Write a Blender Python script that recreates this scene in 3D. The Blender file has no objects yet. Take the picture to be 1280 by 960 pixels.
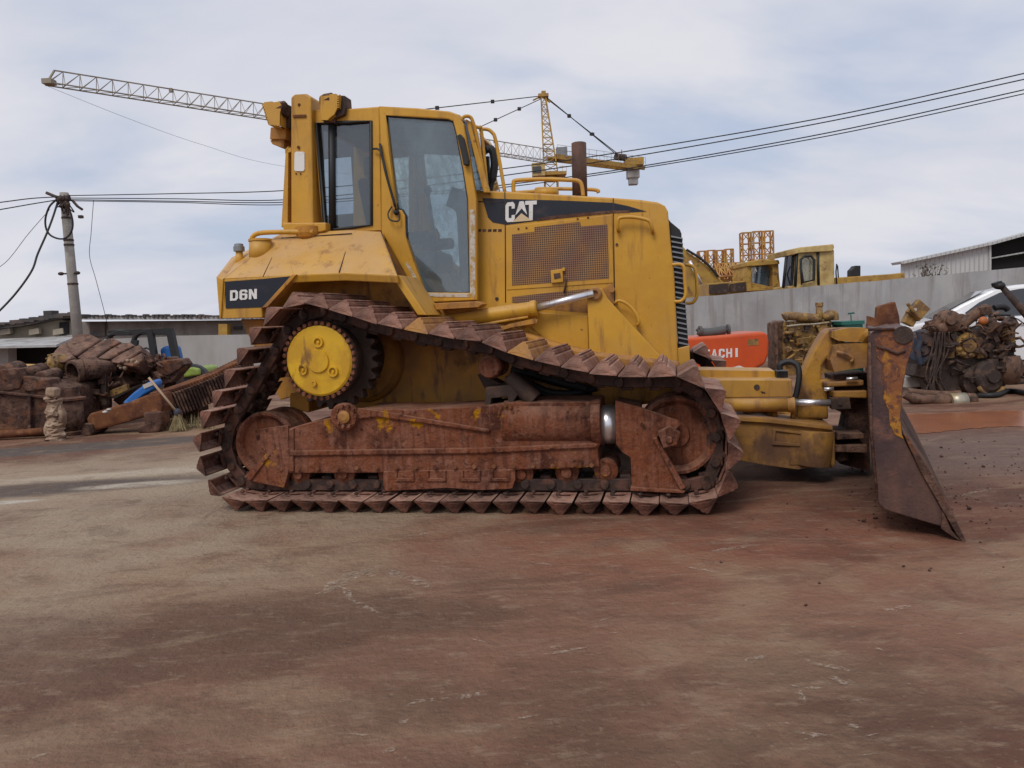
import bpy, bmesh, math, random
from mathutils import Vector, Matrix
random.seed(7)
SC = bpy.context.scene
COL = SC.collection
R = math.radians

# ------------------------------------------------------------------ camera model
FPX, HC, PITCH, ROLL = 930.0, 1.30, R(-4.9), R(2.8)
FW = Vector((0, math.cos(PITCH), math.sin(PITCH)))
_UP = Vector((0, -math.sin(PITCH), math.cos(PITCH)))
_RT = Vector((1, 0, 0))
RT = math.cos(ROLL) * _RT - math.sin(ROLL) * _UP
UP = math.sin(ROLL) * _RT + math.cos(ROLL) * _UP
EYE = Vector((0, 0, HC))

def ray(px, py):
    return FW + (px - 640) / FPX * RT + (480 - py) / FPX * UP
def W(px, py, Y):
    """the point at depth Y that this line of sight meets"""
    d = ray(px, py)
    return EYE + d * (Y / d.y)
def G(px, py, z=0.0):
    d = ray(px, py)
    return EYE + d * ((z - HC) / d.z)
def proj(P):
    q = Vector(P) - EYE
    z = q.dot(FW)
    return 640 + FPX * q.dot(RT) / z, 480 - FPX * q.dot(UP) / z
def gx(px, Y, z=0.0):
    """ground point at depth Y in column px"""
    x = 0.0
    for _ in range(20):
        p = proj((x, Y, z))[0]
        x += (px - p) / FPX * Y
    return Vector((x, Y, z))

# ------------------------------------------------------------------ scene graph
ROOT = {}
def tag(o, label=None, cat=None, group=None, kind=None):
    if label: o['label'] = label
    if cat: o['category'] = cat
    if group: o['group'] = group
    if kind: o['kind'] = kind
    return o
def thing(name, loc, label, cat, group=None, rz=0.0):
    o = bpy.data.objects.new(name, None)
    o.location = loc
    o.rotation_euler = (0, 0, rz)
    o.empty_display_size = 0.2
    COL.objects.link(o)
    ROOT[o.name] = Vector(loc) if rz == 0 else Vector((0, 0, 0))
    return tag(o, label, cat, group)
def dup(root, loc, label=None, group=None, rz=None):
    r = root.copy(); COL.objects.link(r); r.location = loc
    if rz is not None: r.rotation_euler = (0, 0, rz)
    if label: r['label'] = label
    if group: r['group'] = group
    for ch in list(root.children):
        c = ch.copy(); COL.objects.link(c); c.parent = r
        for g in list(ch.children):
            d = g.copy(); COL.objects.link(d); d.parent = c
    return r

class MB:
    def __init__(s):
        s.bm = bmesh.new()
    def poly(s, pts, smooth=False):
        f = s.bm.faces.new([s.bm.verts.new(p) for p in pts]); f.smooth = smooth
        return f
    def prism(s, A, B, smooth=False):
        """two matching outlines joined into a closed solid"""
        a = [s.bm.verts.new(p) for p in A]; b = [s.bm.verts.new(p) for p in B]
        n = len(a)
        s.bm.faces.new(a); s.bm.faces.new(b[::-1])
        for i in range(n):
            f = s.bm.faces.new((a[i], b[i], b[(i + 1) % n], a[(i + 1) % n])); f.smooth = smooth
        return s
    def box(s, c, d, rot=None):
        c = Vector(c); h = Vector(d) / 2
        m = rot if rot is not None else Matrix.Identity(3)
        P = lambda x, y, z: c + m @ Vector((x * h.x, y * h.y, z * h.z))
        return s.prism([P(-1, -1, -1), P(1, -1, -1), P(1, 1, -1), P(-1, 1, -1)],
                       [P(-1, -1, 1), P(1, -1, 1), P(1, 1, 1), P(-1, 1, 1)])
    def cyl(s, p0, p1, r0, r1=None, n=20, caps=True):
        p0, p1 = Vector(p0), Vector(p1)
        r1 = r0 if r1 is None else r1
        ax = (p1 - p0).normalized()
        e = ax.orthogonal().normalized(); g = ax.cross(e)
        a, b = [], []
        for i in range(n):
            t = 2 * math.pi * i / n
            k = math.cos(t) * e + math.sin(t) * g
            a.append(s.bm.verts.new(p0 + k * r0)); b.append(s.bm.verts.new(p1 + k * r1))
        for i in range(n):
            f = s.bm.faces.new((a[i], a[(i + 1) % n], b[(i + 1) % n], b[i])); f.smooth = n > 6
        if caps:
            s.bm.faces.new(a[::-1]); s.bm.faces.new(b)
        return s
    def lathe(s, p0, ax, prof, n=28):
        """prof: (distance along axis, radius)"""
        p0 = Vector(p0); ax = Vector(ax).normalized()
        e = ax.orthogonal().normalized(); g = ax.cross(e)
        rings = []
        for h, r in prof:
            rings.append([s.bm.verts.new(p0 + ax * h + (math.cos(2 * math.pi * i / n) * e + math.sin(2 * math.pi * i / n) * g) * max(r, 1e-4)) for i in range(n)])
        for q in range(len(rings) - 1):
            a, b = rings[q], rings[q + 1]
            for i in range(n):
                s.bm.faces.new((a[i], a[(i + 1) % n], b[(i + 1) % n], b[i]))
        s.bm.faces.new(rings[0][::-1]); s.bm.faces.new(rings[-1])
        return s
    def tube(s, path, r, n=8, closed=False):
        P = [Vector(p) for p in path]
        rad = r if isinstance(r, (list, tuple)) else [r] * len(P)
        rings = []; prev = None
        m = len(P)
        for i, p in enumerate(P):
            if closed: t = P[(i + 1) % m] - P[i - 1]
            else: t = P[min(i + 1, m - 1)] - P[max(i - 1, 0)]
            t.normalize()
            e = t.orthogonal().normalized() if prev is None else (prev - t * prev.dot(t)).normalized()
            prev = e; g = t.cross(e)
            rings.append([s.bm.verts.new(p + (math.cos(2 * math.pi * k / n) * e + math.sin(2 * math.pi * k / n) * g) * rad[i]) for k in range(n)])
        for q in range(m if closed else m - 1):
            a, b = rings[q], rings[(q + 1) % m]
            for k in range(n):
                f = s.bm.faces.new((a[k], a[(k + 1) % n], b[(k + 1) % n], b[k])); f.smooth = n > 4
        if not closed:
            s.bm.faces.new(rings[0][::-1]); s.bm.faces.new(rings[-1])
        return s
    def ball(s, c, r, sq=(1, 1, 1), jit=0.0, seg=12, rnd=random):
        c = Vector(c); R_ = []
        for i in range(seg // 2 + 1):
            th = math.pi * i / (seg // 2)
            ring = []
            for k in range(seg):
                ph = 2 * math.pi * k / seg
                q = r * (1 + jit * (rnd.random() - .5))
                ring.append(s.bm.verts.new(c + Vector((q * sq[0] * math.sin(th) * math.cos(ph), q * sq[1] * math.sin(th) * math.sin(ph), q * sq[2] * math.cos(th)))))
            R_.append(ring)
        for i in range(seg // 2):
            for k in range(seg):
                f = s.bm.faces.new((R_[i][k], R_[i + 1][k], R_[i + 1][(k + 1) % seg], R_[i][(k + 1) % seg])); f.smooth = True
        return s
    def build(s, name, mat, parent=None, bevel=0.0, seg=2, off=None, autos=None):
        bmesh.ops.remove_doubles(s.bm, verts=s.bm.verts, dist=1e-5)
        bmesh.ops.recalc_face_normals(s.bm, faces=s.bm.faces)
        ng = [f for f in s.bm.faces if len(f.verts) > 4]
        if ng: bmesh.ops.triangulate(s.bm, faces=ng)
        o_ = Vector((0, 0, 0))
        if off is not None: o_ = Vector(off)
        elif parent is not None: o_ = ROOT.get(parent.name, Vector((0, 0, 0)))
        if o_.length > 0:
            bmesh.ops.translate(s.bm, verts=s.bm.verts, vec=-o_)
        me = bpy.data.meshes.new(name)
        s.bm.to_mesh(me); s.bm.free()
        me.materials.append(mat)
        o = bpy.data.objects.new(name, me)
        COL.objects.link(o)
        if parent is not None:
            o.parent = parent
            ROOT[o.name] = ROOT.get(parent.name, Vector((0, 0, 0)))
        else:
            ROOT[o.name] = o_
            if off is not None: o.location = o_
        if bevel > 0:
            b = o.modifiers.new('bevel', 'BEVEL'); b.width = bevel; b.segments = seg; b.limit_method = 'ANGLE'; b.angle_limit = R(35)
        return o

def _build_each(s, name, mat, parent=None, bevel=0.0, seg=2):
    """every loose piece becomes a part of its own"""
    bmesh.ops.remove_doubles(s.bm, verts=s.bm.verts, dist=1e-5)
    left = set(s.bm.verts); out = []
    while left:
        st = [left.pop()]; isl = set(st)
        while st:
            for e in st.pop().link_edges:
                for v in e.verts:
                    if v not in isl: isl.add(v); st.append(v)
        left -= isl
        m = MB(); vm = {v: m.bm.verts.new(v.co) for v in isl}
        for f in {f for v in isl for f in v.link_faces}: m.bm.faces.new([vm[v] for v in f.verts]).smooth = f.smooth
        out.append(m.build(name, mat, parent, bevel, seg))
    s.bm.free()
    return out
MB.build_each = _build_each
def fslab(mb, px, Y, d):
    """outline seen at depth Y, given its own thickness d in depth"""
    A = [W(x, y, Y) for x, y in px]
    return mb.prism(A, [p + Vector((0, d, 0)) for p in A])
def smooth_path(pts, n=6, closed=False):
    P = [Vector(p) for p in pts]; out = []; m = len(P)
    rng = range(m if closed else m - 1)
    for i in rng:
        if closed: a, b, c, d = P[i - 1], P[i], P[(i + 1) % m], P[(i + 2) % m]
        else: a, b, c, d = P[max(i - 1, 0)], P[i], P[i + 1], P[min(i + 2, m - 1)]
        for k in range(n):
            t = k / n
            out.append(.5 * ((2 * b) + (-a + c) * t + (2 * a - 5 * b + 4 * c - d) * t * t + (-a + 3 * b - 3 * c + d) * t ** 3))
    if not closed: out.append(P[-1])
    return out

# ------------------------------------------------------------------ materials
def _n(nt, t, **kw):
    n = nt.nodes.new(t)
    for k, v in kw.items():
        if k in n.inputs: n.inputs[k].default_value = v
        else: setattr(n, k, v)
    return n
MATS = {}
def mat(name, base, rough=.6, metal=0.0, layers=(), bump=0.0, bscale=30, spec=.4, coat=0.0, world=False, rvar=0.0, rand=0.0, bdist=.02, sat=0.0):
    """base colour, then layers (colour, noise scale, lo, hi, stretch xyz, strength[, 'up'])"""
    m = bpy.data.materials.new(name); m.use_nodes = True
    nt = m.node_tree; bs = nt.nodes['Principled BSDF']
    L = nt.links.new
    if world:
        co = _n(nt, 'ShaderNodeNewGeometry').outputs['Position']
    else:
        co = _n(nt, 'ShaderNodeTexCoord').outputs['Object']
    rgb = _n(nt, 'ShaderNodeRGB'); rgb.outputs[0].default_value = (*base, 1)
    cur = rgb.outputs[0]; fac_all = None
    for i, ly in enumerate(layers):
        colr, sc, lo, hi, st, strg = ly[:6]
        mp = _n(nt, 'ShaderNodeMapping'); mp.inputs['Scale'].default_value = st
        mp.inputs['Location'].default_value = (i * 3.7 + 1.3, i * 5.1, i * 2.3)
        L(co, mp.inputs['Vector'])
        nz = _n(nt, 'ShaderNodeTexNoise', Scale=sc, Detail=7.0, Roughness=.62)
        L(mp.outputs[0], nz.inputs['Vector'])
        mr = _n(nt, 'ShaderNodeMapRange'); mr.inputs['From Min'].default_value = lo; mr.inputs['From Max'].default_value = hi
        mr.inputs['To Max'].default_value = strg
        L(nz.outputs[0], mr.inputs['Value'])
        f = mr.outputs[0]
        if len(ly) > 6 and ly[6] == 'up':
            ge = _n(nt, 'ShaderNodeNewGeometry'); sx = _n(nt, 'ShaderNodeSeparateXYZ'); L(ge.outputs['Normal'], sx.inputs[0])
            m2 = _n(nt, 'ShaderNodeMapRange'); m2.inputs['From Min'].default_value = .25; m2.inputs['From Max'].default_value = .85
            L(sx.outputs['Z'], m2.inputs['Value'])
            mu = _n(nt, 'ShaderNodeMath', operation='MULTIPLY'); L(f, mu.inputs[0]); L(m2.outputs[0], mu.inputs[1]); f = mu.outputs[0]
        if len(ly) > 6 and isinstance(ly[6], tuple):     # mud below a height: (z where full, z where none)
            sx = _n(nt, 'ShaderNodeSeparateXYZ'); L(co, sx.inputs[0])
            m2 = _n(nt, 'ShaderNodeMapRange'); m2.inputs['From Min'].default_value = ly[6][1]; m2.inputs['From Max'].default_value = ly[6][0]
            L(sx.outputs['Z'], m2.inputs['Value'])
            mu = _n(nt, 'ShaderNodeMath', operation='MULTIPLY'); L(f, mu.inputs[0]); L(m2.outputs[0], mu.inputs[1]); f = mu.outputs[0]
        mx = _n(nt, 'ShaderNodeMix', data_type='RGBA')
        L(f, mx.inputs[0]); L(cur, mx.inputs[6]); mx.inputs[7].default_value = (*colr, 1)
        cur = mx.outputs[2]
        fac_all = f
    if rand:                                   # every copy has its own coat of mud
        oi = _n(nt, 'ShaderNodeObjectInfo'); rv = _n(nt, 'ShaderNodeMapRange'); rv.inputs['To Min'].default_value = 1 - rand; rv.inputs['To Max'].default_value = 1 + rand
        L(oi.outputs['Random'], rv.inputs[0]); hs = _n(nt, 'ShaderNodeHueSaturation'); L(rv.outputs[0], hs.inputs['Value']); L(cur, hs.inputs['Color']); cur = hs.outputs[0]
    if sat:
        hs = _n(nt, 'ShaderNodeHueSaturation'); hs.inputs['Saturation'].default_value = sat; L(cur, hs.inputs['Color']); cur = hs.outputs[0]
    L(cur, bs.inputs['Base Color'])
    bs.inputs['Roughness'].default_value = rough
    bs.inputs['Metallic'].default_value = metal
    bs.inputs['Specular IOR Level'].default_value = spec
    if coat: bs.inputs['Coat Weight'].default_value = coat; bs.inputs['Coat Roughness'].default_value = .1
    if rvar and layers:
        mr = _n(nt, 'ShaderNodeMapRange'); mr.inputs['To Min'].default_value = rough; mr.inputs['To Max'].default_value = min(1, rough + rvar)
        L(fac_all, mr.inputs['Value']); L(mr.outputs[0], bs.inputs['Roughness'])
    if bump:
        nz = _n(nt, 'ShaderNodeTexNoise', Scale=bscale, Detail=6.0, Roughness=.65)
        L(co, nz.inputs['Vector'])
        bp = _n(nt, 'ShaderNodeBump', Strength=bump, Distance=bdist)
        L(nz.outputs[0], bp.inputs['Height']); L(bp.outputs[0], bs.inputs['Normal'])
    MATS[name] = m
    return m

O1 = (1, 1, 1)
DUST = (.34, .21, .13)
M_YEL = mat('yellow_paint', (.585, .312, .030), .5, layers=[
    ((.47, .235, .022), 2.2, .42, .62, O1, .75), (DUST, 1.6, .46, .74, O1, .35), ((.50, .33, .19), 3.0, .25, .6, O1, .6, 'up'),
    ((.20, .085, .035), 5.0, .55, .70, (2.2, 2.2, .3), .6), ((.10, .045, .03), 16, .66, .72, O1, .7), ((.22, .11, .06), 2.6, .35, .62, O1, .75, (.55, 1.0))], bump=.12, bscale=18, rvar=.3)
M_YELD = mat('yellow_paint_weathered', (.47, .215, .03), .6, layers=[
    ((.19, .095, .05), 2.4, .44, .66, O1, .8), (DUST, 2.0, .3, .7, O1, .5, 'up'), ((.12, .05, .03), 7.0, .54, .66, (1.5, 1.5, .4), .75), ((.05, .03, .025), 3.0, .6, .72, O1, .8)], bump=.25, bscale=22, rvar=.3)
M_YELB = mat('yellow_cover_paint', (.66, .39, .02), .45, layers=[((.44, .22, .02), 5, .45, .6, O1, .6), ((.16, .07, .03), 9, .6, .68, (1, 1, .3), .8)], bump=.1)
M_MUD = mat('dried_red_mud', (.190, .070, .040), .85, layers=[
    ((.225, .105, .072), 3.0, .42, .62, O1, .8), ((.060, .024, .018), 4.0, .48, .62, O1, .85), ((.25, .12, .085), 6.0, .50, .62, (3.0, 3.0, .6), .6),
    ((.065, .027, .020), 7.0, .54, .62, (4.5, 4.5, .45), .5), ((.27, .145, .105), 20.0, .55, .65, O1, .5), ((.34, .20, .145), 4.0, .3, .65, O1, .75, 'up'), ((.42, .21, .03), 2.6, .635, .67, O1, .9), ((.035, .017, .014), 13.0, .62, .68, O1, .8)], bump=.8, bscale=24, spec=.2, bdist=.03, sat=1.08)
M_SHOE = mat('muddy_track_shoe', (.165, .075, .052), .8, layers=[
    ((.27, .15, .115), 4.0, .40, .62, O1, .85), ((.06, .028, .022), 6.0, .48, .62, O1, .85), ((.42, .27, .215), 5.0, .25, .6, O1, .85, 'up'), ((.25, .085, .04), 5.0, .57, .66, O1, .8), ((.10, .045, .035), 12, .5, .6, (.5, 3, 3), .6)], bump=.7, bscale=22, spec=.25, rand=.28, bdist=.03, sat=1.06)
M_SHOEY = mat('yellowed_track_shoe', (.38, .19, .05), .8, layers=[((.20, .095, .07), 6.0, .45, .62, O1, .85), ((.36, .21, .15), 5.0, .35, .6, O1, .6, 'up')], bump=.5, bscale=28, spec=.25)
M_CHAIN = mat('greasy_chain', (.040, .022, .017), .6, layers=[((.14, .06, .04), 9, .48, .62, O1, .8)], bump=.4, bscale=40)
M_DARK = mat('dark_grime', (.042, .026, .02), .75, layers=[((.13, .07, .048), 5, .48, .66, O1, .8)], bump=.4)
M_BLK = mat('black_rubber', (.018, .018, .02), .55)
M_DECAL = mat('black_decal', (.012, .015, .026), .45, layers=[((.10, .07, .06), 6, .58, .75, O1, .5)])
M_WHITE = mat('white_lettering', (.72, .71, .69), .55, layers=[((.40, .33, .28), 14, .55, .68, O1, .5)])
M_LOGO = mat('logo_cream', (.62, .48, .30), .6)
M_CHROME = mat('chrome_rod', (.80, .80, .82), .30, .85, layers=[((.4, .33, .28), 8, .55, .7, (6, 1, 1), .5)])
M_SEAL = mat('dried_sealant', (.55, .50, .44), .8, layers=[((.40, .24, .06), 22, .48, .6, O1, .9)], bump=.5, bscale=60)
M_PIPE = mat('rusted_exhaust', (.085, .045, .035), .8, layers=[((.15, .075, .05), 8, .45, .62, (1, 1, .3), .8), ((.03, .02, .02), 6, .55, .7, O1, .7)], bump=.3)
M_RUST = mat('orange_rust', (.165, .065, .03), .85, layers=[((.075, .03, .022), 4, .45, .62, O1, .85), ((.27, .125, .06), 8, .52, .66, O1, .8)], bump=.4, spec=.2)
M_RUSTD = mat('brown_rust', (.105, .055, .042), .85, layers=[((.035, .020, .017), 2.6, .46, .58, O1, .9), ((.21, .12, .085), 5, .50, .62, O1, .85), ((.22, .085, .035), 3.5, .56, .66, O1, .7), ((.27, .17, .125), 4, .35, .66, O1, .6, 'up'), ((.03, .018, .016), 14, .56, .64, O1, .75)], bump=.8, bscale=16, spec=.2, bdist=.04, rand=.15)
M_GRIME = mat('grimy_frame_yellow', (.48, .245, .032), .65, layers=[((.26, .125, .045), 2.2, .44, .62, O1, .7), ((.30, .16, .105), 3.2, .50, .66, O1, .6), ((.06, .032, .024), 5.0, .54, .64, (1.2, 1.2, .5), .85), ((.26, .14, .09), 2.4, .3, .6, O1, .6, 'up'), ((.11, .055, .036), 3.0, .3, .55, O1, .85, (.28, .62))], bump=.3, bscale=22, rvar=.25)
M_BLADE = mat('blade_steel', (.115, .060, .046), .55, layers=[((.19, .085, .055), 1.6, .46, .62, (1, 1, .8), .8), ((.045, .028, .030), 1.9, .48, .62, (1.5, 1.5, .45), .85),
    ((.40, .185, .02), 1.7, .45, .53, (1.2, 1.2, .7), .0), ((.055, .032, .032), 2.6, .46, .62, (1, 1, .5), .85), ((.20, .09, .06), 5, .52, .66, O1, .75)], bump=.3, spec=.35)
M_BLADEY = mat('flaking_yellow_on_rust', (.37, .165, .02), .65, layers=[
    ((.115, .045, .033), 5.2, .465, .505, (1.4, 1.4, .8), 1.0), ((.23, .085, .03), 11, .47, .56, (1, 1, .7), .85), ((.10, .04, .03), 22, .52, .57, O1, .9)], bump=.35, spec=.3)
M_GREY = mat('grey_cap_steel', (.25, .26, .27), .4, .6)
M_SEAT = mat('seat_vinyl', (.05, .055, .06), .6)
M_CABIN = mat('cab_lining', (.16, .16, .165), .85, layers=[((.09, .085, .08), 4, .45, .6, O1, .7)])

def glass(name, tint, dirt, amount, rough=.03, patch=(.42, .66), dscale=3.0, stretch=(1, 1, .6)):
    m = bpy.data.materials.new(name); m.use_nodes = True
    nt = m.node_tree; nt.nodes.clear(); L = nt.links.new
    out = _n(nt, 'ShaderNodeOutputMaterial')
    tr = _n(nt, 'ShaderNodeBsdfTransparent', Color=(*tint, 1))
    gl = _n(nt, 'ShaderNodeBsdfGlossy', Color=(1, 1, 1, 1), Roughness=rough)
    df = _n(nt, 'ShaderNodeBsdfDiffuse', Color=(*dirt, 1))
    fr = _n(nt, 'ShaderNodeFresnel', IOR=1.5)
    ad = _n(nt, 'ShaderNodeMath', operation='ADD'); ad.inputs[1].default_value = .06; L(fr.outputs[0], ad.inputs[0])
    m1 = _n(nt, 'ShaderNodeMixShader'); L(ad.outputs[0], m1.inputs[0]); L(tr.outputs[0], m1.inputs[1]); L(gl.outputs[0], m1.inputs[2])
    co = _n(nt, 'ShaderNodeTexCoord'); mp = _n(nt, 'ShaderNodeMapping'); mp.inputs['Scale'].default_value = stretch
    L(co.outputs['Object'], mp.inputs[0])
    nz = _n(nt, 'ShaderNodeTexNoise', Scale=dscale, Detail=8.0, Roughness=.65); L(mp.outputs[0], nz.inputs['Vector'])
    mr = _n(nt, 'ShaderNodeMapRange'); mr.inputs['From Min'].default_value = patch[0]; mr.inputs['From Max'].default_value = patch[1]
    mr.inputs['To Min'].default_value = amount * .25; mr.inputs['To Max'].default_value = amount
    L(nz.outputs[0], mr.inputs['Value'])
    m2 = _n(nt, 'ShaderNodeMixShader'); L(mr.outputs[0], m2.inputs[0]); L(m1.outputs[0], m2.inputs[1]); L(df.outputs[0], m2.inputs[2])
    L(m2.outputs[0], out.inputs[0])
    return m
M_GLASS = glass('dusty_cab_glass', (.78, .88, .93), (.28, .37, .43), .38)
M_GLASSC = glass('clear_windscreen', (.90, .93, .94), (.3, .33, .35), .06)
M_GLASS2 = glass('dark_side_glass', (.58, .66, .72), (.14, .18, .22), .22)
M_GLASSF = glass('splashed_far_glass', (.92, .98, .96), (.55, .52, .38), .62, patch=(.30, .75), dscale=22, stretch=(1, 1, .5))
M_CARGL = glass('car_window', (.10, .11, .13), (.10, .10, .11), .25)

# ------------------------------------------------------------------ lettering
GLYPH = {
 'C': [[(1,.66),(1,.86),(.8,1),(.2,1),(0,.86),(0,.14),(.2,0),(.8,0),(1,.14),(1,.34),(.66,.34),(.66,.2),(.34,.2),(.34,.8),(.66,.8),(.66,.66)]],
 'T': [[(0,1),(1,1),(1,.8),(.67,.8),(.67,0),(.33,0),(.33,.8),(0,.8)]],
 'A': [[(0,0),(.36,1),(.5,1),(.5,.72),(.26,0)],[(1,0),(.64,1),(.5,1),(.5,.72),(.74,0)],[(.327,.2),(.673,.2),(.613,.38),(.387,.38)]],
 'V': [[(0,.30),(.30,1),(.70,1),(1,.30),(.52,.64)]],
 'D': [[(0,0),(.32,0),(.32,1),(0,1)],[(.32,1),(.75,1),(1,.8),(1,.2),(.75,0),(.32,0),(.32,.2),(.62,.2),(.68,.28),(.68,.72),(.62,.8),(.32,.8)]],
 '6': [[(0,.15),(.2,0),(.33,0),(.33,1),(.2,1),(0,.85)],[(.33,1),(.33,.82),(.67,.82),(.67,.7),(1,.7),(1,.85),(.8,1)],[(.33,.62),(.33,.45),(.67,.45),(.67,.62)],[(.67,.62),(.67,0),(.8,0),(1,.15),(1,.5),(.85,.62)],[(.33,.18),(.33,0),(.67,0),(.67,.18)]],
 'N': [[(0,0),(0,1),(.32,1),(.68,.45),(.68,1),(1,1),(1,0),(.68,0),(.32,.55),(.32,0)]],
 'H': [[(0,0),(0,1),(.3,1),(.3,.6),(.7,.6),(.7,1),(1,1),(1,0),(.7,0),(.7,.4),(.3,.4),(.3,0)]],
 'I': [[(.3,0),(.7,0),(.7,1),(.3,1)]],
}
# ================================================================== BULLDOZER
YAW = R(12.5)
A0 = G(290, 642)
EU = Vector((math.cos(YAW), -math.sin(YAW), 0)); EV = Vector((math.sin(YAW), math.cos(YAW), 0))
WT = 3.0                                  # over the tracks
def D(px, py, v):
    """local machine point: where this sight line meets the lengthwise plane v metres in from the track edge"""
    d = ray(px, py); q = EYE - A0
    t = (v - q.dot(EV)) / d.dot(EV)
    P = q + d * t
    return Vector((P.dot(EU), v, P.z))
def slab(mb, px, v0, v1, vm=None):
    A = [D(x, y, v0 if vm is None else vm) for x, y in px]
    A = [Vector((p.x, v0, p.z)) for p in A]
    return mb.prism(A, [Vector((p.x, v1, p.z)) for p in A])
def dvec(v): return Vector((v[0], v[1], v[2]))
def mirror(p): return Vector((p.x, WT - p.y, p.z))
def letters(mb, word, quad, v, th=.004, gap=.14):
    """quad: pixel corners BL, BR, TR, TL of the whole word"""
    n = len(word); w = (1 - gap * (n - 1) / n) / n if n > 1 else 1
    step = (1 - w) / (n - 1) if n > 1 else 0
    bl, br, tr, tl = [Vector((*q, 0)) for q in quad]
    for i, ch in enumerate(word):
        for pg in GLYPH[ch]:
            pts = []
            for x, y in pg:
                X = i * step + x * w
                q = bl * (1 - X) * (1 - y) + br * X * (1 - y) + tr * X * y + tl * (1 - X) * y
                pts.append(D(q.x, q.y, v))
            mb.prism(pts, [p + Vector((0, th, 0)) for p in pts])

DZ = thing('bulldozer', A0, 'large yellow crawler bulldozer with mud caked tracks, closed cab and angled blade, filling the yard', 'bulldozer', rz=-YAW)
DZ.rotation_euler = (0, 0, -YAW)

# ---------------------------------------------------------------- tracks
TP = [(880,631),(790,632),(600,632),(400,631),(300,631),(280,624),(262,605),(250,580),(248,553),(256,530),(285,480),(315,430),(335,399),(357,384),
      (386,379),(412,387),(444,398),(500,411),(544,420),(598,427),(629,440),(662,449),(697,458),(727,465),(780,472),(830,471),(858,473),(886,492),(905,525),(911,572),(902,612)]
tp = [D(x, y, 0) for x, y in TP]
for p in tp[:5]: p.z = .098
loop = smooth_path([(p.x, 0, p.z) for p in tp], 14, True)
lens = [0]
for i in range(len(loop)): lens.append(lens[-1] + (loop[(i + 1) % len(loop)] - loop[i]).length)
PER = lens[-1]; NSH = round(PER / .186); PIT = PER / NSH
def on_loop(s):
    s %= PER
    for i in range(len(loop)):
        if lens[i + 1] >= s:
            t = (s - lens[i]) / max(lens[i + 1] - lens[i], 1e-9)
            return loop[i].lerp(loop[(i + 1) % len(loop)], t)
def frame(s):
    a, b = on_loop(s - PIT / 2), on_loop(s + PIT / 2)
    c = (a + b) / 2; t = (b - a).normalized()
    n = Vector((-t.z, 0, t.x))            # loop runs rear-wards along the ground: outward normal
    return c, t, n
_c, _t, _n0 = frame(PER * .05)
NS = 1 if _n0.z < 0 else -1               # on the ground run outward is down
SW = .84
def shoe_mesh(kind):
    mb = MB(); h = PIT / 2 * .90; H = .100
    # ridged plate: outline across the shoe, hollow on the inside
    out = [(-h, 0), (-h * .97, .010), (-h * .60, H * .50), (-h * .22, H * .93), (-h * .08, H), (h * .06, H * .99), (h * .10, H * .86), (h * .17, H * .86), (h * .21, H * .90), (h * .36, H * .72), (h * .38, H * .60), (h * .46, H * .58), (h * .52, H * .56), (h * .74, H * .32), (h * .97, .010), (h, 0)]
    dp = .60 if kind == 'd' else .18
    inn = [(h * .86, 0), (h * .40, H * dp), (-h * .40, H * dp), (-h * .86, 0)]
    prof = out + inn
    bev = .05
    def P(a, b, y): return Vector((a, y, b))
    ya, yb = [], []
    for a, b in prof:
        k = max(b, 0) / H
        ya.append(P(a, b, bev * k)); yb.append(P(a, b, SW - bev * k))
    mb.prism(ya, yb)
    # closed ends
    for y0, y1, sg in ((.0, .014, 1), (SW, SW - .014, -1)):
        e0 = [P(a * .985, b * .985, y0 + sg * (bev * max(b, 0) / H + .002)) for a, b in out]
        e1 = [P(a * .985, b * .985, y1 + sg * (bev * max(b, 0) / H + .002)) for a, b in out]
        mb.prism(e0, e1)
    # link plate
    mb.box((0, SW / 2, .006), (PIT * .8, .36, .012))
    return mb
chain_near = chain_far = None
protos = {}
rs = random.Random(5)
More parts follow.
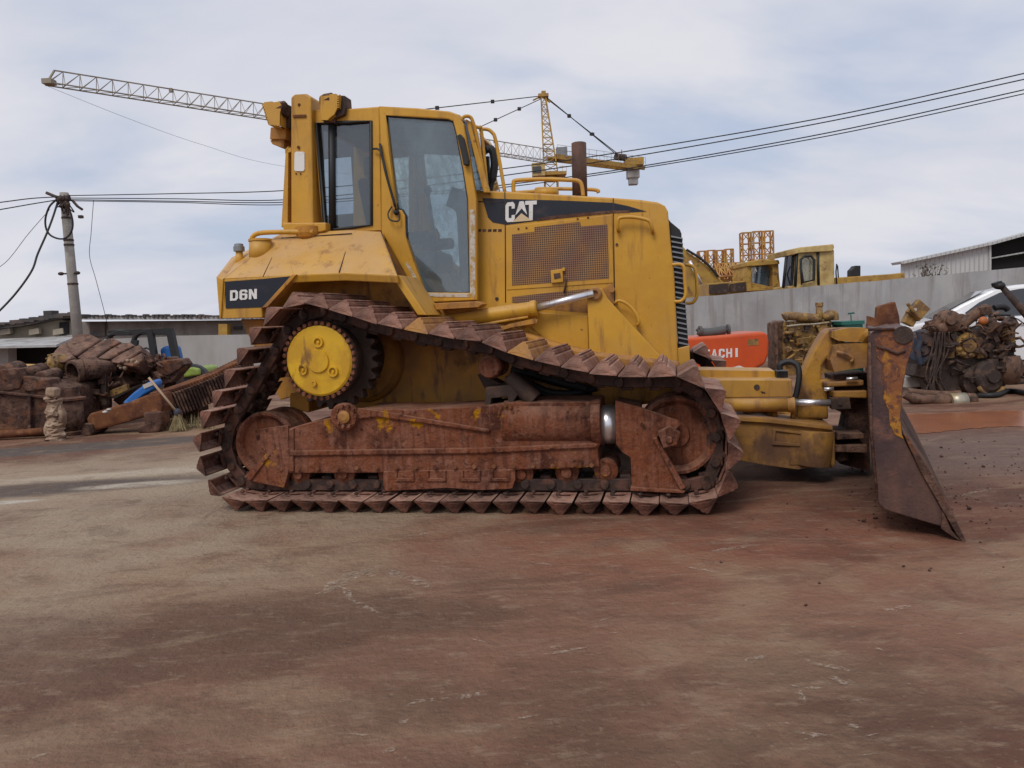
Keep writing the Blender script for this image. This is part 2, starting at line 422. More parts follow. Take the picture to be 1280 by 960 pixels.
def add_track(v0, label):
    mb = MB()
    # link rails and bushings
    for k in range(NSH):
        c, t, n = frame(k * PIT); n = n * NS
        for y in (.29, .50):
            m = Matrix((t, Vector((0, 1, 0)), n)).transposed()
            mb.box(c - n * .052 + t * .02 + Vector((0, v0 + y, 0)), (PIT * 1.06, .055, .085), m)
            mb.box(c - n * .085 - t * PIT * .25 + Vector((0, v0 + y + (.03 if y < .4 else -.03), 0)), (PIT * .42, .05, .06), m)
        q = c - n * .06 + t * PIT * .5
        mb.cyl(q + Vector((0, v0 + .24, 0)), q + Vector((0, v0 + .61, 0)), .034, n=10)
        for y in (.18, .25):
            mb.cyl(c + t * .035 + Vector((0, v0 + y, 0)) - n * .02, c + t * .035 + Vector((0, v0 + y, 0)) + n * .0, .018, n=6)
    tr = mb.build('crawler_track', M_CHAIN, DZ, bevel=.006, seg=1)
    if label: tr['label'] = label
    yel = [min(range(NSH), key=lambda k: (frame(k * PIT)[0] - Vector((D(*q, 0).x, 0, D(*q, 0).z))).length) for q in ((512, 410), (658, 446))] if v0 == 0 else []
    for k in range(NSH):
        c, t, n = frame(k * PIT); n = n * NS
        rear = c.x < D(335, 400, 0).x and c.z > .12
        key = 'y' if k in yel else ('d' if rear else 'm')
        if key not in protos:
            ob = shoe_mesh(key).build('track_shoe', M_SHOEY if key == 'y' else M_SHOE, tr, bevel=.006, seg=2, off=(0, 0, 0))
            protos[key] = ob
        else:
            ob = protos[key].copy(); COL.objects.link(ob)
        ob.parent = tr
        m = Matrix((t, Vector((0, 1, 0)), n)).transposed().to_4x4()
        jit = Matrix.Rotation(rs.uniform(-.07, .07), 4, 'Y') @ Matrix.Diagonal((rs.uniform(.94, 1.02) * (.90 if rear else 1.08), 1, rs.uniform(.93, 1.06), 1))
        ob.matrix_local = Matrix.Translation(c + Vector((0, v0 + rs.uniform(-.008, .008), 0))) @ m @ jit
    return tr
chain_near = add_track(0, None)
chain_far = add_track(WT - SW, None); chain_far.location = (.15, .05, .035)

def disc(mb, px, py, v, prof, n=40):
    c = D(px, py, v)
    mb.lathe(c, (0, 1, 0), prof, n)
    return c
def both(fn):                               # same running gear on the far side, from behind
    for far in (False, True): fn(far)

# wheels inside the track
IDF, IDR, SPR = D(846, 545, .26), D(331, 556, .26), D(400, 451, .15)
def wheel_mesh(r, w):
    mb = MB()
    mb.lathe((0, 0, 0), (0, 1, 0), [(.03, .02), (.03, r * .30), (.055, r * .34), (.05, r * .78), (.02, r * .84), (.0, r * .90), (0, r * .97), (.03, r), (.09, r), (.10, r * .93), (w - .10, r * .93), (w - .09, r), (w - .03, r), (w, r * .97), (w, .02)], 48)
    return mb
for nm, c, r in (('front_idler', IDF, .265), ('rear_idler', IDR, .25)):
    o = wheel_mesh(r, .36).build(nm, M_MUD, DZ, off=(0, 0, 0)); o.location = c
    f = o.copy(); COL.objects.link(f); f.location = (c.x, WT - .36 - c.y, c.z)
# sprocket: toothed segments, hub case, yellow cover with bolts
def sprocket(vs, sg):
    c = Vector((SPR.x, vs, SPR.z))
    mb = MB(); n = 25; A, B = [], []
    for i in range(n):
        for q, rr in ((0, .325), (.28, .372), (.52, .372), (.8, .325)):
            t = 2 * math.pi * (i + q) / n
            A.append(c + Vector((math.cos(t) * rr, sg * .22, math.sin(t) * rr))); B.append(A[-1] + Vector((0, sg * .09, 0)))
    mb.prism(A, B)
    mb.lathe(c + Vector((0, sg * .05, 0)), (0, sg, 0), [(0, .02), (0, .262), (.02, .28), (.05, .28), (.07, .26), (.20, .262), (.22, .30), (.34, .30), (.36, .27), (.62, .25), (.64, .31), (.70, .31), (.70, .05)], 48)
    sp = mb.build('sprocket', M_DARK, DZ, bevel=.004, seg=1)
    m2 = MB()
    m2.lathe(c + Vector((0, sg * .05, 0)), (0, -sg, 0), [(-.01, .05), (-.01, .252), (.012, .252), (.022, .238), (.026, .085), (.040, .08), (.040, .02)], 48)
    for k, ang in enumerate((85, 205, 325, 255)):
        t = R(ang); rr = .135 if k < 3 else .165
        q = c + Vector((math.cos(t) * rr, sg * .03, math.sin(t) * rr))
        m2.lathe(q, (0, -sg, 0), [(0, .040 if k < 3 else .022), (.022, .038 if k < 3 else .020), (.022, .027 if k < 3 else .012), (.004, .025 if k < 3 else .010), (.004, .012), (.018, .010)], 18)
    cv = m2.build('hub_cover', M_YELB, sp)
    m3 = MB()
    for i in range(36):
        t = 2 * math.pi * i / 36
        q = c + Vector((math.cos(t) * .269, sg * .05, math.sin(t) * .269))
        m3.cyl(q, q - Vector((0, sg * .022, 0)), .0155, n=6)
    m3.build('bolt_ring', M_MUD, sp)
sprocket(SPR.y - .05, 1); sprocket(WT - SPR.y + .05, -1)

# carrier roller and its bracket
mb = MB(); c = D(611, 459, .22)
mb.lathe(c, (0, 1, 0), [(0, .03), (0, .07), (.02, .082), (.05, .085), (.06, .075), (.2, .075), (.21, .085), (.26, .085), (.27, .05)], 24)
mb.build('carrier_roller', M_MUD, DZ)
mb = MB()
slab(mb, [(607,484),(646,480),(648,492),(640,505),(636,505),(634,496),(614,498),(613,508),(606,508)], .26, .60)
slab(mb, [(596,468),(606,470),(640,486),(606,486)], .46, .62)
mb.cyl(D(636, 470, .3), D(668, 500, .3), .05, .07, n=12)
slab(mb, [(632,470),(655,474),(667,500),(634,504)], .48, .70)
mb.build('roller_bracket', M_DARK, DZ, bevel=.008)

# roller frame (near) with its fittings; the far frame is the same solid from behind
FR = [(360,536),(380,530),(410,523),(450,511),(520,511.5),(600,508),(640,503),(749,502),(750,556),(747,560),(749,584),(700,586),(560,590),(430,591.5),(361,591.5)]
mb = MB(); slab(mb, FR, .21, .62)
slab(mb, [(361,563.5),(600,560),(742,554),(747,556),(746,559),(742,560),(600,567),(361,570)], .19, .215)
slab(mb, [(446,510),(470,513),(612,537),(612,541),(470,521),(446,524)], .185, .215)
slab(mb, [(361,537),(367,535),(367,590),(361,590)], .195, .215)
frame_o = mb.build('track_frame', M_MUD, DZ, bevel=.012)
mb = MB()
a = D(632, 527, .30); b = D(750, 527, .30)
for q0, q1, r0 in ((a, b, .150),):
    mb.cyl(q0, q1, r0, n=28)
mb.lathe(b, (1, 0, 0), [(-.05, .155), (0, .16), (.012, .155), (.012, .1)], 28)
mb.build('recoil_housing', M_MUD, frame_o)
mb = MB(); mb.cyl(D(748, 530, .36), D(772, 530, .36), .135, n=32); mb.build('recoil_rod', M_CHROME, frame_o)
mb = MB()
yk = [(769,501),(796,508),(848,526),(851,531),(842,540),(836,545),(821,546),(819,550),(854,612),(790,611),(788,572),(778,566),(770,556)]
slab(mb, yk, .20, .25)
slab(mb, [(788,609),(852,613),(857,614),(855,617),(788,614)], .17, .27)
A = [D(x, y, .20) for x, y in [(816,547),(821,546),(857,608),(851,612)]]
mb.prism([p + Vector((0, -.035, 0)) for p in A], [p + Vector((0, .01, 0)) for p in A])
slab(mb, [(770,503),(800,508),(800,556),(770,556)], .24, .56)
slab(mb, [(822,540),(838,533),(851,543),(846,556),(829,561)], .14, .24)
mb.lathe(D(836.5, 549.5, .14), (0, -1, 0), [(0, .022), (.02, .022), (.02, .01)], 8)
mb.build('idler_yoke', M_MUD, frame_o, bevel=.008)
mb = MB()
slab(mb, [(324,537),(342,534),(360,532),(362,584),(355,610),(311,601),(305,596),(332,567),(326,560)], .20, .25)
slab(mb, [(306,599),(334,567),(337,569),(313,601)], .185, .205)
slab(mb, [(331,566),(334,568),(353,588),(350,590)], .19, .205)
mb.build('rear_yoke', M_MUD, frame_o, bevel=.006)
mb = MB()
mb.lathe(D(433, 520, .21), (0, -1, 0), [(0, .10), (.05, .10), (.06, .085), (.06, .055), (.075, .05), (.075, .02)], 28)
for i in range(10):
    t = 2 * math.pi * i / 10; q = D(433, 520, .15) + Vector((math.cos(t) * .075, 0, math.sin(t) * .075))
    mb.cyl(q, q + Vector((0, -.025, 0)), .013, n=6)
mb.build('pivot_boss', M_MUD, frame_o)
mb = MB(); mb.lathe(D(430, 521, .14), (0, -1, 0), [(0, .045), (.01, .045), (.018, .025), (.018, .01)], 18); mb.build('pivot_cap', M_YELD, frame_o)
for bx, by, br in ((664, 535, .052), (633, 515, .06)):
    mb = MB(); mb.lathe(D(bx, by, .20), (0, -1, 0), [(-.05, br), (0, br), (.015, br * .85), (.015, br * .3)], 20)
    for i in range(8):
        t = 2 * math.pi * i / 8; q = D(bx, by, .185) + Vector((math.cos(t) * br * .78, 0, math.sin(t) * br * .78))
        mb.cyl(q, q + Vector((0, -.022, 0)), .011, n=6)
    mb.build('bolt_flange', M_RUST, frame_o)
mb = MB()
slab(mb, [(479,589),(644,587),(644,600),(640,611),(600,613),(560,610),(520,612),(482,614),(479,606)], .19, .21)
for x in (505, 545, 588, 625):
    slab(mb, [(x-12,588),(x-9,588),(x-9,598),(x+9,598),(x+9,588),(x+12,588),(x+12,602),(x-12,602)], .178, .192)
mb.build('roller_guard', M_MUD, frame_o, bevel=.004)
mb = MB()
for i in range(16):
    x = 372 + i * 24.5
    mb.cyl(D(x, 586 - (x - 372) * .012, .195), D(x, 586 - (x - 372) * .012, .17), .016, n=6)
mb.build_each('frame_bolt', M_RUST, frame_o)
for x, y in ((372, 592), (428, 592), (484, 593), (532, 594), (588, 592), (651, 592), (708, 590), (757, 588)):
    mb = MB()
    mb.lathe(D(x, y + 1, .24), (0, 1, 0), [(-.005, .01), (-.005, .035), (.02, .035), (.02, .06), (.03, .082), (.06, .082), (.07, .07), (.25, .07), (.26, .082), (.31, .082), (.31, .03)], 22)
    mb.build('track_roller', M_MUD, DZ)
    if x in (708, 757, 651):
        pass
mb = MB(); A = [D(x, y, .21) for x, y in FR]
mb.prism([Vector((p.x, WT - .21, p.z)) for p in A], [Vector((p.x, WT - .62, p.z)) for p in A])
mb.build('track_frame', M_MUD, DZ, bevel=.012)

# ---------------------------------------------------------------- main case between the tracks
V1 = .86
mb = MB()
slab(mb, [(455,388),(600,395),(700,430),(745,440),(850,452),(850,500),(700,520),(600,540),(480,545),(440,520),(430,440)], V1, WT - V1)
mb.build('main_case', M_YELD, DZ, bevel=.03)
mb = MB(); c = D(452, 450, .80)
mb.lathe(c, (0, 1, 0), [(-.06, .1), (-.06, .30), (0, .335), (.05, .345), (.08, .30)], 40)
mb.build('axle_case', M_YELD, DZ)
mb = MB()
slab(mb, [(362,492),(386,489),(386,516),(362,512)], .62, 1.2)
slab(mb, [(300,399),(345,399),(390,490),(350,500)], 1.0, 2.0)
mb.build('rear_drawbar', M_YELD, DZ, bevel=.01)
# hoses tucked over the frame
mb = MB()
mb.tube(smooth_path([D(640, 462, .8), D(672, 470, .78), (D(700, 478, .78)), D(735, 486, .8)]), .035, 8)
mb.tube(smooth_path([D(650, 470, .8), D(680, 488, .76), D(712, 492, .78), D(745, 485, .85)]), .028, 8)
mb.tube(smooth_path([D(664, 482, .8), D(700, 500, .74), D(740, 496, .8)]), .03, 8)
mb.build_each('hydraulic_hose', M_BLK, DZ)

# ---------------------------------------------------------------- fenders and rear tank
VF = .34
mb = MB()
def loft(mb, lo, vlo, hi, vhi, th):
    a = [D(x, y, vlo) for x, y in lo]; b = [D(x, y, vhi) for x, y in hi]
    out = a + b[::-1]
    mb.prism(out, [p + Vector((0, .0, -th)) for p in out])
for far in (False, True):
    m_ = MB()
    def S(pts, v0, v1): slab(m_, pts, v0, v1)
    side = [(280,349.5),(330,345.5),(367,343.5),(327,386),(328,397),(277,398)]
    A = [D(x, y, VF) for x, y in side]; B = [Vector((p.x, .84, p.z)) for p in A]
    roofs = [([(280,349.5),(367,343.5)], [(302,316),(352,291)]), ([(367,343.5),(430,341)], [(352,291),(438,287)]), ([(430,341),(497,344)], [(438,287),(477,289)])]
    if far:
        A = [mirror(p) for p in A]; B = [mirror(p) for p in B]
    m_.prism(A, B)
    for lo, hi in roofs:
        a = [D(x, y, VF) for x, y in lo]; b = [D(x, y, .80) for x, y in hi]
        q = [a[0], a[1], b[1], b[0]]; q2 = [p + Vector((0, .02, -.06)) for p in q]
        if far: q = [mirror(p) for p in q]; q2 = [mirror(p) for p in q2]
        m_.prism(q, q2)
    m_.build('fender', M_YEL, DZ, bevel=.010)
fl = MB()
slab(fl, [(365,343),(371,343),(334,384),(327,385)], VF - .012, VF + .10)
fl.build('fender_flange', M_YELD, DZ, bevel=.004)
mb = MB()
# tank between the fenders, tail plate, recess wall, diagonal strut
slab(mb, [(302,317),(352,292),(440,288),(478,290),(480,340),(400,380),(330,396),(277,398),(281,350)], .82, WT - .82, vm=.80)
mb.build('rear_tank', M_YEL, DZ, bevel=.02)
mb = MB()
slab(mb, [(270,345),(279,349),(276,398),(274,398)], VF - .01, WT - VF + .01)
a = [D(x, y, VF) for x, y in [(271,345),(280,349)]]; b = [D(x, y, .80) for x, y in [(289,322),(301,316)]]
mb.prism([a[0], a[1], b[1], b[0]], [p + Vector((0, .03, -.05)) for p in (a[0], a[1], b[1], b[0])])
mb.build('tail_plate', M_YEL, DZ, bevel=.008)
mb = MB()
slab(mb, [(367,344),(489,342),(530,396),(440,402),(330,398)], .80, .815)
mb.build('fender_inner_wall', M_YELD, DZ)
mb = MB()
slab(mb, [(488,343),(499,344),(533,394),(522,394)], .40, .80)
mb.build('cab_strut', M_YEL, DZ, bevel=.006)
# raised seams on the fender top
mb = MB()
for pa, va, pb, vb in (((329,346),VF,(353,296),.77), ((424,340.5),VF,(438,297),.73), ((352,298),.74,(440,292),.74), ((476,289),.77,(497,342),.36)):
    p, q = D(*pa, va), D(*pb, vb)
    mb.tube([p + Vector((0, -.001, .001)), q + Vector((0, -.001, .001))], .0045, 5)
mb.build_each('panel_seam', M_DARK, DZ)
mb = MB(); q = D(422, 322, .62); mb.cyl(q + Vector((0, .02, -.02)), q + Vector((0, -.02, .015)), .022, n=14); mb.tube(smooth_path([D(417, 326, .60), D(419, 321, .60), D(424, 319, .60), D(428, 321, .60)]), .008, 6)
mb.build('fender_latch', M_RUST, DZ)
mb = MB()
slab(mb, [(281,352),(330,348.5),(365,345),(329,384),(282,385.5)], VF - .004, VF + .002)
dec = mb.build('model_plate', M_DECAL, DZ)
mb = MB(); letters(mb, 'D6N', [(287.5,376), (321,373.5), (321,361), (287.5,363)], VF - .009, .003, .16)
mb.build('lettering', M_WHITE, dec)
mb = MB()
c = D(325, 327, .62); t_ = D(325, 301, .62)
mb.cyl(c, t_, .082, n=26); mb.lathe(t_, (0, 0, 1), [(-.004, .088), (.012, .088), (.012, .02)], 26)
mb.build('filler_drum', M_YEL, DZ)
mb = MB(); c = D(300, 334, .62); t_ = D(299, 314, .62); mb.cyl(c, t_, .036, .026, n=18); o = mb.build('filler_neck', M_YEL, DZ)
mb = MB(); mb.lathe(t_, (0, 0, 1), [(-.005, .03), (0, .043), (.035, .043), (.04, .036), (.055, .034), (.06, .02)], 20); mb.build('filler_cap', M_GREY, o)
mb = MB()
mb.tube(smooth_path([D(314, 302, .70), D(316, 296, .70), D(322, 292, .70), D(335, 290.5, .70), D(360, 290, .70), D(392, 290, .72)]), .019, 10)
mb.build('grab_rail', M_YEL, DZ)
# ---------------------------------------------------------------- roll bar posts
VP = .80
def post(far):
    ps = [(364,287),(363.8,121),(367.5,117.8),(383,117),(389,121),(391.5,287)]
    A = [D(x, y, VP) for x, y in ps]
    B = [Vector((p.x, VP + .22, p.z)) for p in A]
    if far: A = [mirror(p) + Vector((-.0, 0, 0)) for p in A]; B = [mirror(p) for p in B]
    m_ = MB(); m_.prism(A, B)
    o = m_.build('roll_bar_post', M_YEL, DZ, bevel=.022, seg=3)
    m_ = MB()
    fA = [D(x, y, VP - .04) for x, y in [(353,279),(407,278),(407,288),(400,290),(365,291),(354,288)]]
    fB = [Vector((p.x, VP + .28, p.z)) for p in fA]
    if far: fA = [mirror(p) for p in fA]; fB = [mirror(p) for p in fB]
    m_.prism(fA, fB)
    m_.build('post_foot', M_YEL, o, bevel=.008)
    m_ = MB(); q = D(385, 287, VP - .02)
    if far: q = mirror(q)
    m_.lathe(q, (0, 0, -1), [(-.02, .10), (.03, .098), (.06, .085), (.085, .04), (.09, .01)], 26)
    m_.build('post_socket', M_YELD, o)
    return o
pn = post(False); post(True)
mb = MB(); slab(mb, [(351.5,284),(357,186),(360.5,182),(359.5,284)], VP + .05, VP + .30); slab(mb, [(356,186),(364,184),(364,190),(356,192)], VP + .05, VP + .2); slab(mb, [(352,278),(364,278),(364,284),(352,284)], VP + .04, VP + .28); mb.build('post_brace', M_YEL, pn, bevel=.004)
mb = MB()
A = [D(x, y, VP + .03) for x, y in [(368,126),(388,126),(388,146),(368,146)]]
mb.prism([Vector((p.x, VP + .18, p.z)) for p in A], [Vector((p.x, WT - VP - .18, p.z)) for p in A])
mb.build('roll_bar_beam', M_YELD, DZ, bevel=.02)
mb = MB(); slab(mb, [(368,191),(370,189.5),(379,189.5),(380.5,191),(380.5,212),(379,214),(369,214),(367.5,212)], VP - .008, VP + .002)
mb.build('reflector_tag', M_WHITE, pn, bevel=.003)
mb = MB(); slab(mb, [(366,143.5),(382,143),(382,146),(366,146.5)], VP - .012, VP + .005)
mb.cyl(D(373, 184, VP - .012), D(373, 184, VP + .01), .012, n=10); mb.cyl(D(374, 131, VP - .006), D(374, 131, VP + .01), .012, n=10)
for x, y in ((370,217),(375.5,217)): mb.cyl(D(x, y, VP - .008), D(x, y, VP + .01), .006, n=8)
mb.build_each('post_fitting', M_RUST, pn)
# notched lamp brackets on both sides of the post
def bracket(outline, v, th, lampc):
    m_ = MB(); slab(m_, outline, v, v + .012)
    A = [D(x, y, v) for x, y in outline]
    # edge strip bent back
    for i in range(len(A)):
        p, q = A[i], A[(i + 1) % len(A)]
        if i % 2 == 0: m_.prism([p, q, q + Vector((0, 0, .008)), p + Vector((0, 0, .008))], [x + Vector((0, th, 0)) for x in (p, q, q + Vector((0, 0, .008)), p + Vector((0, 0, .008)))])
    o = m_.build('lamp_bracket', M_YEL, DZ, bevel=.003)
    m_ = MB(); c = D(*lampc, v + .06)
    m_.lathe(c + Vector((-.05, 0, 0)), (1, 0, 0), [(0, .05), (.03, .06), (.09, .062), (.10, .05), (.10, .02)], 18)
    m_.tube([c + Vector((0, .05, 0)), c + Vector((.0, .10, -.05)), c + Vector((.02, .16, -.08))], .022, 8)
    m_.build('work_lamp', M_RUSTD, o)
def notched(x0, y0, x1, y1, n, d):
    """points down an edge with small teeth, pixel space"""
    o = []
    for i in range(n):
        t0, t1 = i / n, (i + .55) / n
        o += [(x0 + (x1 - x0) * t0 + d, y0 + (y1 - y0) * t0), (x0 + (x1 - x0) * t1 + d, y0 + (y1 - y0) * t1), (x0 + (x1 - x0) * t1, y0 + (y1 - y0) * t1), (x0 + (x1 - x0) * (i + 1) / n, y0 + (y1 - y0) * (i + 1) / n)]
    return o
rb = [(402,150),(400.5,140),(400.5,121),(403,120),(412,119)] + [(420,118.5)] + notched(422, 119, 421, 136, 6, 2.2) + [(417,144),(410,150)]
bracket(rb, VP - .02, .14, (410, 127))
m_ = MB(); slab(m_, [(422.5,119),(431,119.5),(432,132),(430,143),(418,148),(421,138)], VP + .02, VP + .14); slab(m_, [(404,148),(418,147),(418,153),(404,153)], VP + .02, VP + .2)
m_.build('lamp_guard', M_DARK, DZ, bevel=.004)
lb = [(348,127),(352,133),(350,140),(349.5,157),(346,157.5),(338,157)] + notched(337, 156, 328.5, 130, 8, -1.6) + [(330,129),(340,128)]
bracket(lb, VP - .05, .14, (351, 137))
m_ = MB(); slab(m_, [(346,127),(361,131),(362,160),(350,158),(351,140)], VP + .05, VP + .16)
m_.build('lamp_guard', M_DARK, DZ, bevel=.004)
m_ = MB(); slab(m_, [(338,159),(357,158),(357,174),(337,174)], VP + .06, VP + .26); slab(m_, [(337,175),(355,173),(355,186),(340,180)], VP + .08, VP + .24)
m_.build('lamp_box', M_YELD, DZ, bevel=.006)
# ---------------------------------------------------------------- cab
VC = .86
def cmir(p): return Vector((p.x - .14, WT - p.y, p.z))      # the cab narrows towards the front
def ring(mb, outer, inner, v0, v1, mir=False):
    """closed frame: two outlines with the same number of points"""
    n = len(outer)
    for i in range(n):
        j = (i + 1) % n
        q = [D(*outer[i], VC), D(*outer[j], VC), D(*inner[j], VC), D(*inner[i], VC)]
        a = [Vector((p.x, v0, p.z)) for p in q]; b = [Vector((p.x, v1, p.z)) for p in q]
        if mir: a = [cmir(p) for p in a]; b = [cmir(p) for p in b]
        mb.prism(a, b)
SB_OUT = [(392,139),(432,136),(474,133),(477,288),(440,290),(404,292)]
SB_IN = [(396,154),(434,153),(464,151.5),(464.5,281.5),(440,284.5),(406,288)]
DR_OUT = [(475,133.5),(520,135.5),(560,139.5),(573,143.5),(580,156),(590,215),(596,250),(596.5,375),(527.5,378.5),(478,289)]
DR_IN = [(483,144.5),(520,147),(561,149.5),(567,152),(571,167),(580,215),(585.5,250),(587.5,366),(532,365.5),(497,262)]
GLASS = [(483,144.5),(561,149.5),(567,152),(571,167),(580,215),(585.5,250),(587.5,366),(532,365.5),(509,326),(507,270),(503,263),(497,260),(491,245),(485,218)]
for mir in (False, True):
    m_ = MB(); ring(m_, SB_OUT, SB_IN, VC, VC + .06, mir)
    m_.build('side_frame', M_YEL, DZ, bevel=.008)
    m_ = MB(); ring(m_, DR_OUT, DR_IN, VC - .015, VC + .05, mir)
    # lower corner panel of the door
    for q in ([(478,289),(497,262),(503,263),(507,270),(509,326),(532,365.5),(527.5,378.5)], [(483,144.5),(485,218),(491,245),(497,262),(478,289),(475,133.5)]):
        A = [D(*p, VC) for p in q]; a = [Vector((p.x, VC - .013, p.z)) for p in A]; b = [Vector((p.x, VC + .048, p.z)) for p in A]
        if mir: a = [cmir(p) for p in a]; b = [cmir(p) for p in b]
        m_.prism(a, b)
    dr = m_.build('door', M_YEL, DZ, bevel=.008)
    m_ = MB(); A = [D(*p, VC) for p in GLASS]; a = [Vector((p.x, VC + .012, p.z)) for p in A]; b = [Vector((p.x, VC + .018, p.z)) for p in A]
    if mir: a = [cmir(p) for p in a]; b = [cmir(p) for p in b]
    m_.prism(a, b)
    m_.build('door_glass', M_GLASSF if mir else M_GLASS, dr)
    m_ = MB(); A = [D(*p, VC) for p in SB_IN]; a = [Vector((p.x, VC + .022, p.z)) for p in A]; b = [Vector((p.x, VC + .028, p.z)) for p in A]
    if mir: a = [cmir(p) for p in a]; b = [cmir(p) for p in b]
    m_.prism(a, b)
    m_.build('side_window', M_GLASSF if mir else M_GLASS2, DZ)
    # rubber seal round the panes
    m_ = MB(); gp = [D(*p, VC) for p in GLASS]; cy = VC + .004 if not mir else WT - VC - .004
    m_.tube([Vector((p.x - (.14 if mir else 0), cy, p.z)) for p in gp], .011, 6, closed=True)
    m_.build('door_seal', M_BLK, dr)
    m_ = MB(); gp = [D(*p, VC) for p in SB_IN]
    m_.tube([Vector((p.x - (.14 if mir else 0), VC - .002 if not mir else WT - VC + .002, p.z)) for p in gp], .014, 6, closed=True)
    for px0, px1 in (((414,153),(415,287)),):
        m_.tube([Vector((D(*px0, VC).x, VC + .01 if not mir else WT - VC - .01, D(*px0, VC).z)), Vector((D(*px1, VC).x, VC + .01 if not mir else WT - VC - .01, D(*px1, VC).z))], .03, 6)
    m_.build('window_seal', M_BLK, DZ)
    if not mir: door = dr
mb = MB()
for q in ([(587.5,262),(593.5,262),(594,374),(587.5,367)], [(532,366.5),(587,367),(588,371.5),(545,371),(530,370)], [(509,327),(532,366),(529,370),(507,330)]):
    slab(mb, q, VC - .019, VC - .010)
mb.build('glazing_sealant', M_SEAL, door)
mb = MB()
mb.tube(smooth_path([D(466, 186, VC - .03), D(476, 190, VC - .05), D(485, 225, VC - .06), D(495, 262, VC - .05)]), .008, 6)
mb.tube(smooth_path([D(475, 180, VC - .03), D(482, 215, VC - .06), D(494, 258, VC - .05)]), .011, 6)
mb.tube(smooth_path([D(490, 258, VC - .03), D(485, 267, VC - .05), D(488, 275, VC - .06), D(498, 276, VC - .05), D(499, 268, VC - .03)]), .006, 6)
mb.ball(D(495.5, 265, VC - .03), .024, jit=.1)
mb.build('door_handle', M_BLK, door)
mb = MB()
slab(mb, [(571,169),(575,167),(579,172),(585.5,200),(585,206),(579,206),(577,195)], VC - .07, VC - .02)
mb.build('indicator_lamp', M_BLK, door, bevel=.006)
# roof and floor, rear wall, windscreen frame
mb = MB()
slab(mb, [(390,151),(394,140),(432,134.5),(474,131.5),(520,133.5),(560,137.5),(573,142),(579,150),(560,147),(474,143),(434,152)], VC + .02, WT - VC - .02, vm=VC)
mb.build('cab_roof', M_YEL, DZ, bevel=.02)
mb = MB()
slab(mb, [(404,292),(477,288),(527,378),(596,375),(596,392),(520,396),(400,330)], VC + .01, WT - VC - .01, vm=VC)
mb.build('cab_floor', M_YELD, DZ, bevel=.01)
for v in (VC + .03, WT - VC - .07):
    mb = MB(); q = [D(x, y, VC) for x, y in [(580,147),(586,150),(611,240),(603,240)]]
    k_ = -.14 if v > 1.5 else 0
    mb.prism([Vector((p.x + k_, v, p.z)) for p in q], [Vector((p.x + k_, v + .04, p.z)) for p in q])
    mb.build('windscreen_pillar', M_YEL, DZ, bevel=.006)
mb = MB()
q = [D(x, y, VC) for x, y in [(579,149),(582,149),(605,240),(601,240)]]
mb.prism([Vector((p.x + .03, VC + .08, p.z)) for p in q], [Vector((p.x - .11, WT - VC - .08, p.z)) for p in q])
mb.build('windscreen', M_GLASSC, DZ)
# front quarter: glazed wing panel beside the windscreen
mb = MB()
for p0, p1 in (((579,147),(603,240)),):
    q0 = D(*p0, VC); q1 = D(*p1, VC)
mb.tube(smooth_path([D(578, 148, VC), D(581, 145.5, VC - .0), D(587, 146, VC + .02), D(591, 152, VC + .03), D(597, 175, VC + .05), D(608, 238, VC + .06)]), .014, 8)
mb.tube(smooth_path([D(593, 158, VC + .04), D(599, 160, VC + .06), D(602, 166, VC + .08), D(609, 237, VC + .1)]), .013, 8)
mb.build('wing_frame', M_YEL, DZ)
mb = MB(); q = [D(580, 149, VC + .02), D(590, 158, VC + .05), D(604, 237, VC + .06), D(596, 237, VC + .03)]
mb.prism(q, [p + Vector((0, .006, 0)) for p in q]); mb.build('wing_glass', M_GLASS2, DZ)
mb = MB()
mb.tube(smooth_path([D(600, 165, 1.02), D(603, 161.5, 1.02), D(610, 162, 1.02), D(615, 165.5, 1.02), D(619, 173, 1.02), D(625, 205, 1.02), D(631, 240, 1.02)]), .014, 8)
mb.build('front_grab_rail', M_YEL, DZ)
mb = MB()
mb.tube(smooth_path([D(607, 190, 1.1), D(611, 186, 1.1), D(616, 190, 1.1), D(618, 205, 1.1), D(616, 222, 1.1), D(613, 238, 1.1)]), [.02]*4 + [.032] * 22 + [.02] * 5, 8)
mb.tube(smooth_path([D(608, 196, 1.16), D(609, 215, 1.16), D(611, 238, 1.16)]), .026, 8)
mb.build_each('rubber_hose', M_BLK, DZ)
# inside the cab
mb = MB()
s0 = D(455, 345, 1.25)
mb.box(s0 + Vector((.38, .25, .10)), (.55, .52, .16)); mb.box(s0 + Vector((.10, .25, .48)), (.14, .50, .70), Matrix.Rotation(-.15, 3, 'Y'))
mb.box(s0 + Vector((.05, .25, .93)), (.10, .28, .18))
for y in (-.06, .56): mb.box(s0 + Vector((.40, y, .28)), (.50, .10, .10))
mb.build('operator_seat', M_SEAT, DZ, bevel=.04, seg=3)
mb = MB()
mb.box(s0 + Vector((1.05, .25, .12)), (.26, 1.0, .75)); mb.box(s0 + Vector((.98, .25, .52)), (.35, .7, .16), Matrix.Rotation(.4, 3, 'Y'))
mb.tube([s0 + Vector((.70, -.15, .2)), s0 + Vector((.66, -.15, .62))], .016); mb.ball(s0 + Vector((.66, -.15, .64)), .035)
mb.tube([s0 + Vector((.72, .62, .2)), s0 + Vector((.68, .62, .58))], .016); mb.ball(s0 + Vector((.68, .62, .6)), .035)
mb.build('dashboard', M_SEAT, DZ, bevel=.015)
mb = MB()
mb.box(D(452, 200, 2.02), (.20, .03, .9)); mb.box(D(437, 178, 2.03), (.62, .03, .26)); mb.box(D(437, 282, 2.03), (.62, .03, .22)); q = [D(x, y, VC) for x, y in [(398,152),(470,146),(560,150),(560,156),(470,153),(398,158)]]
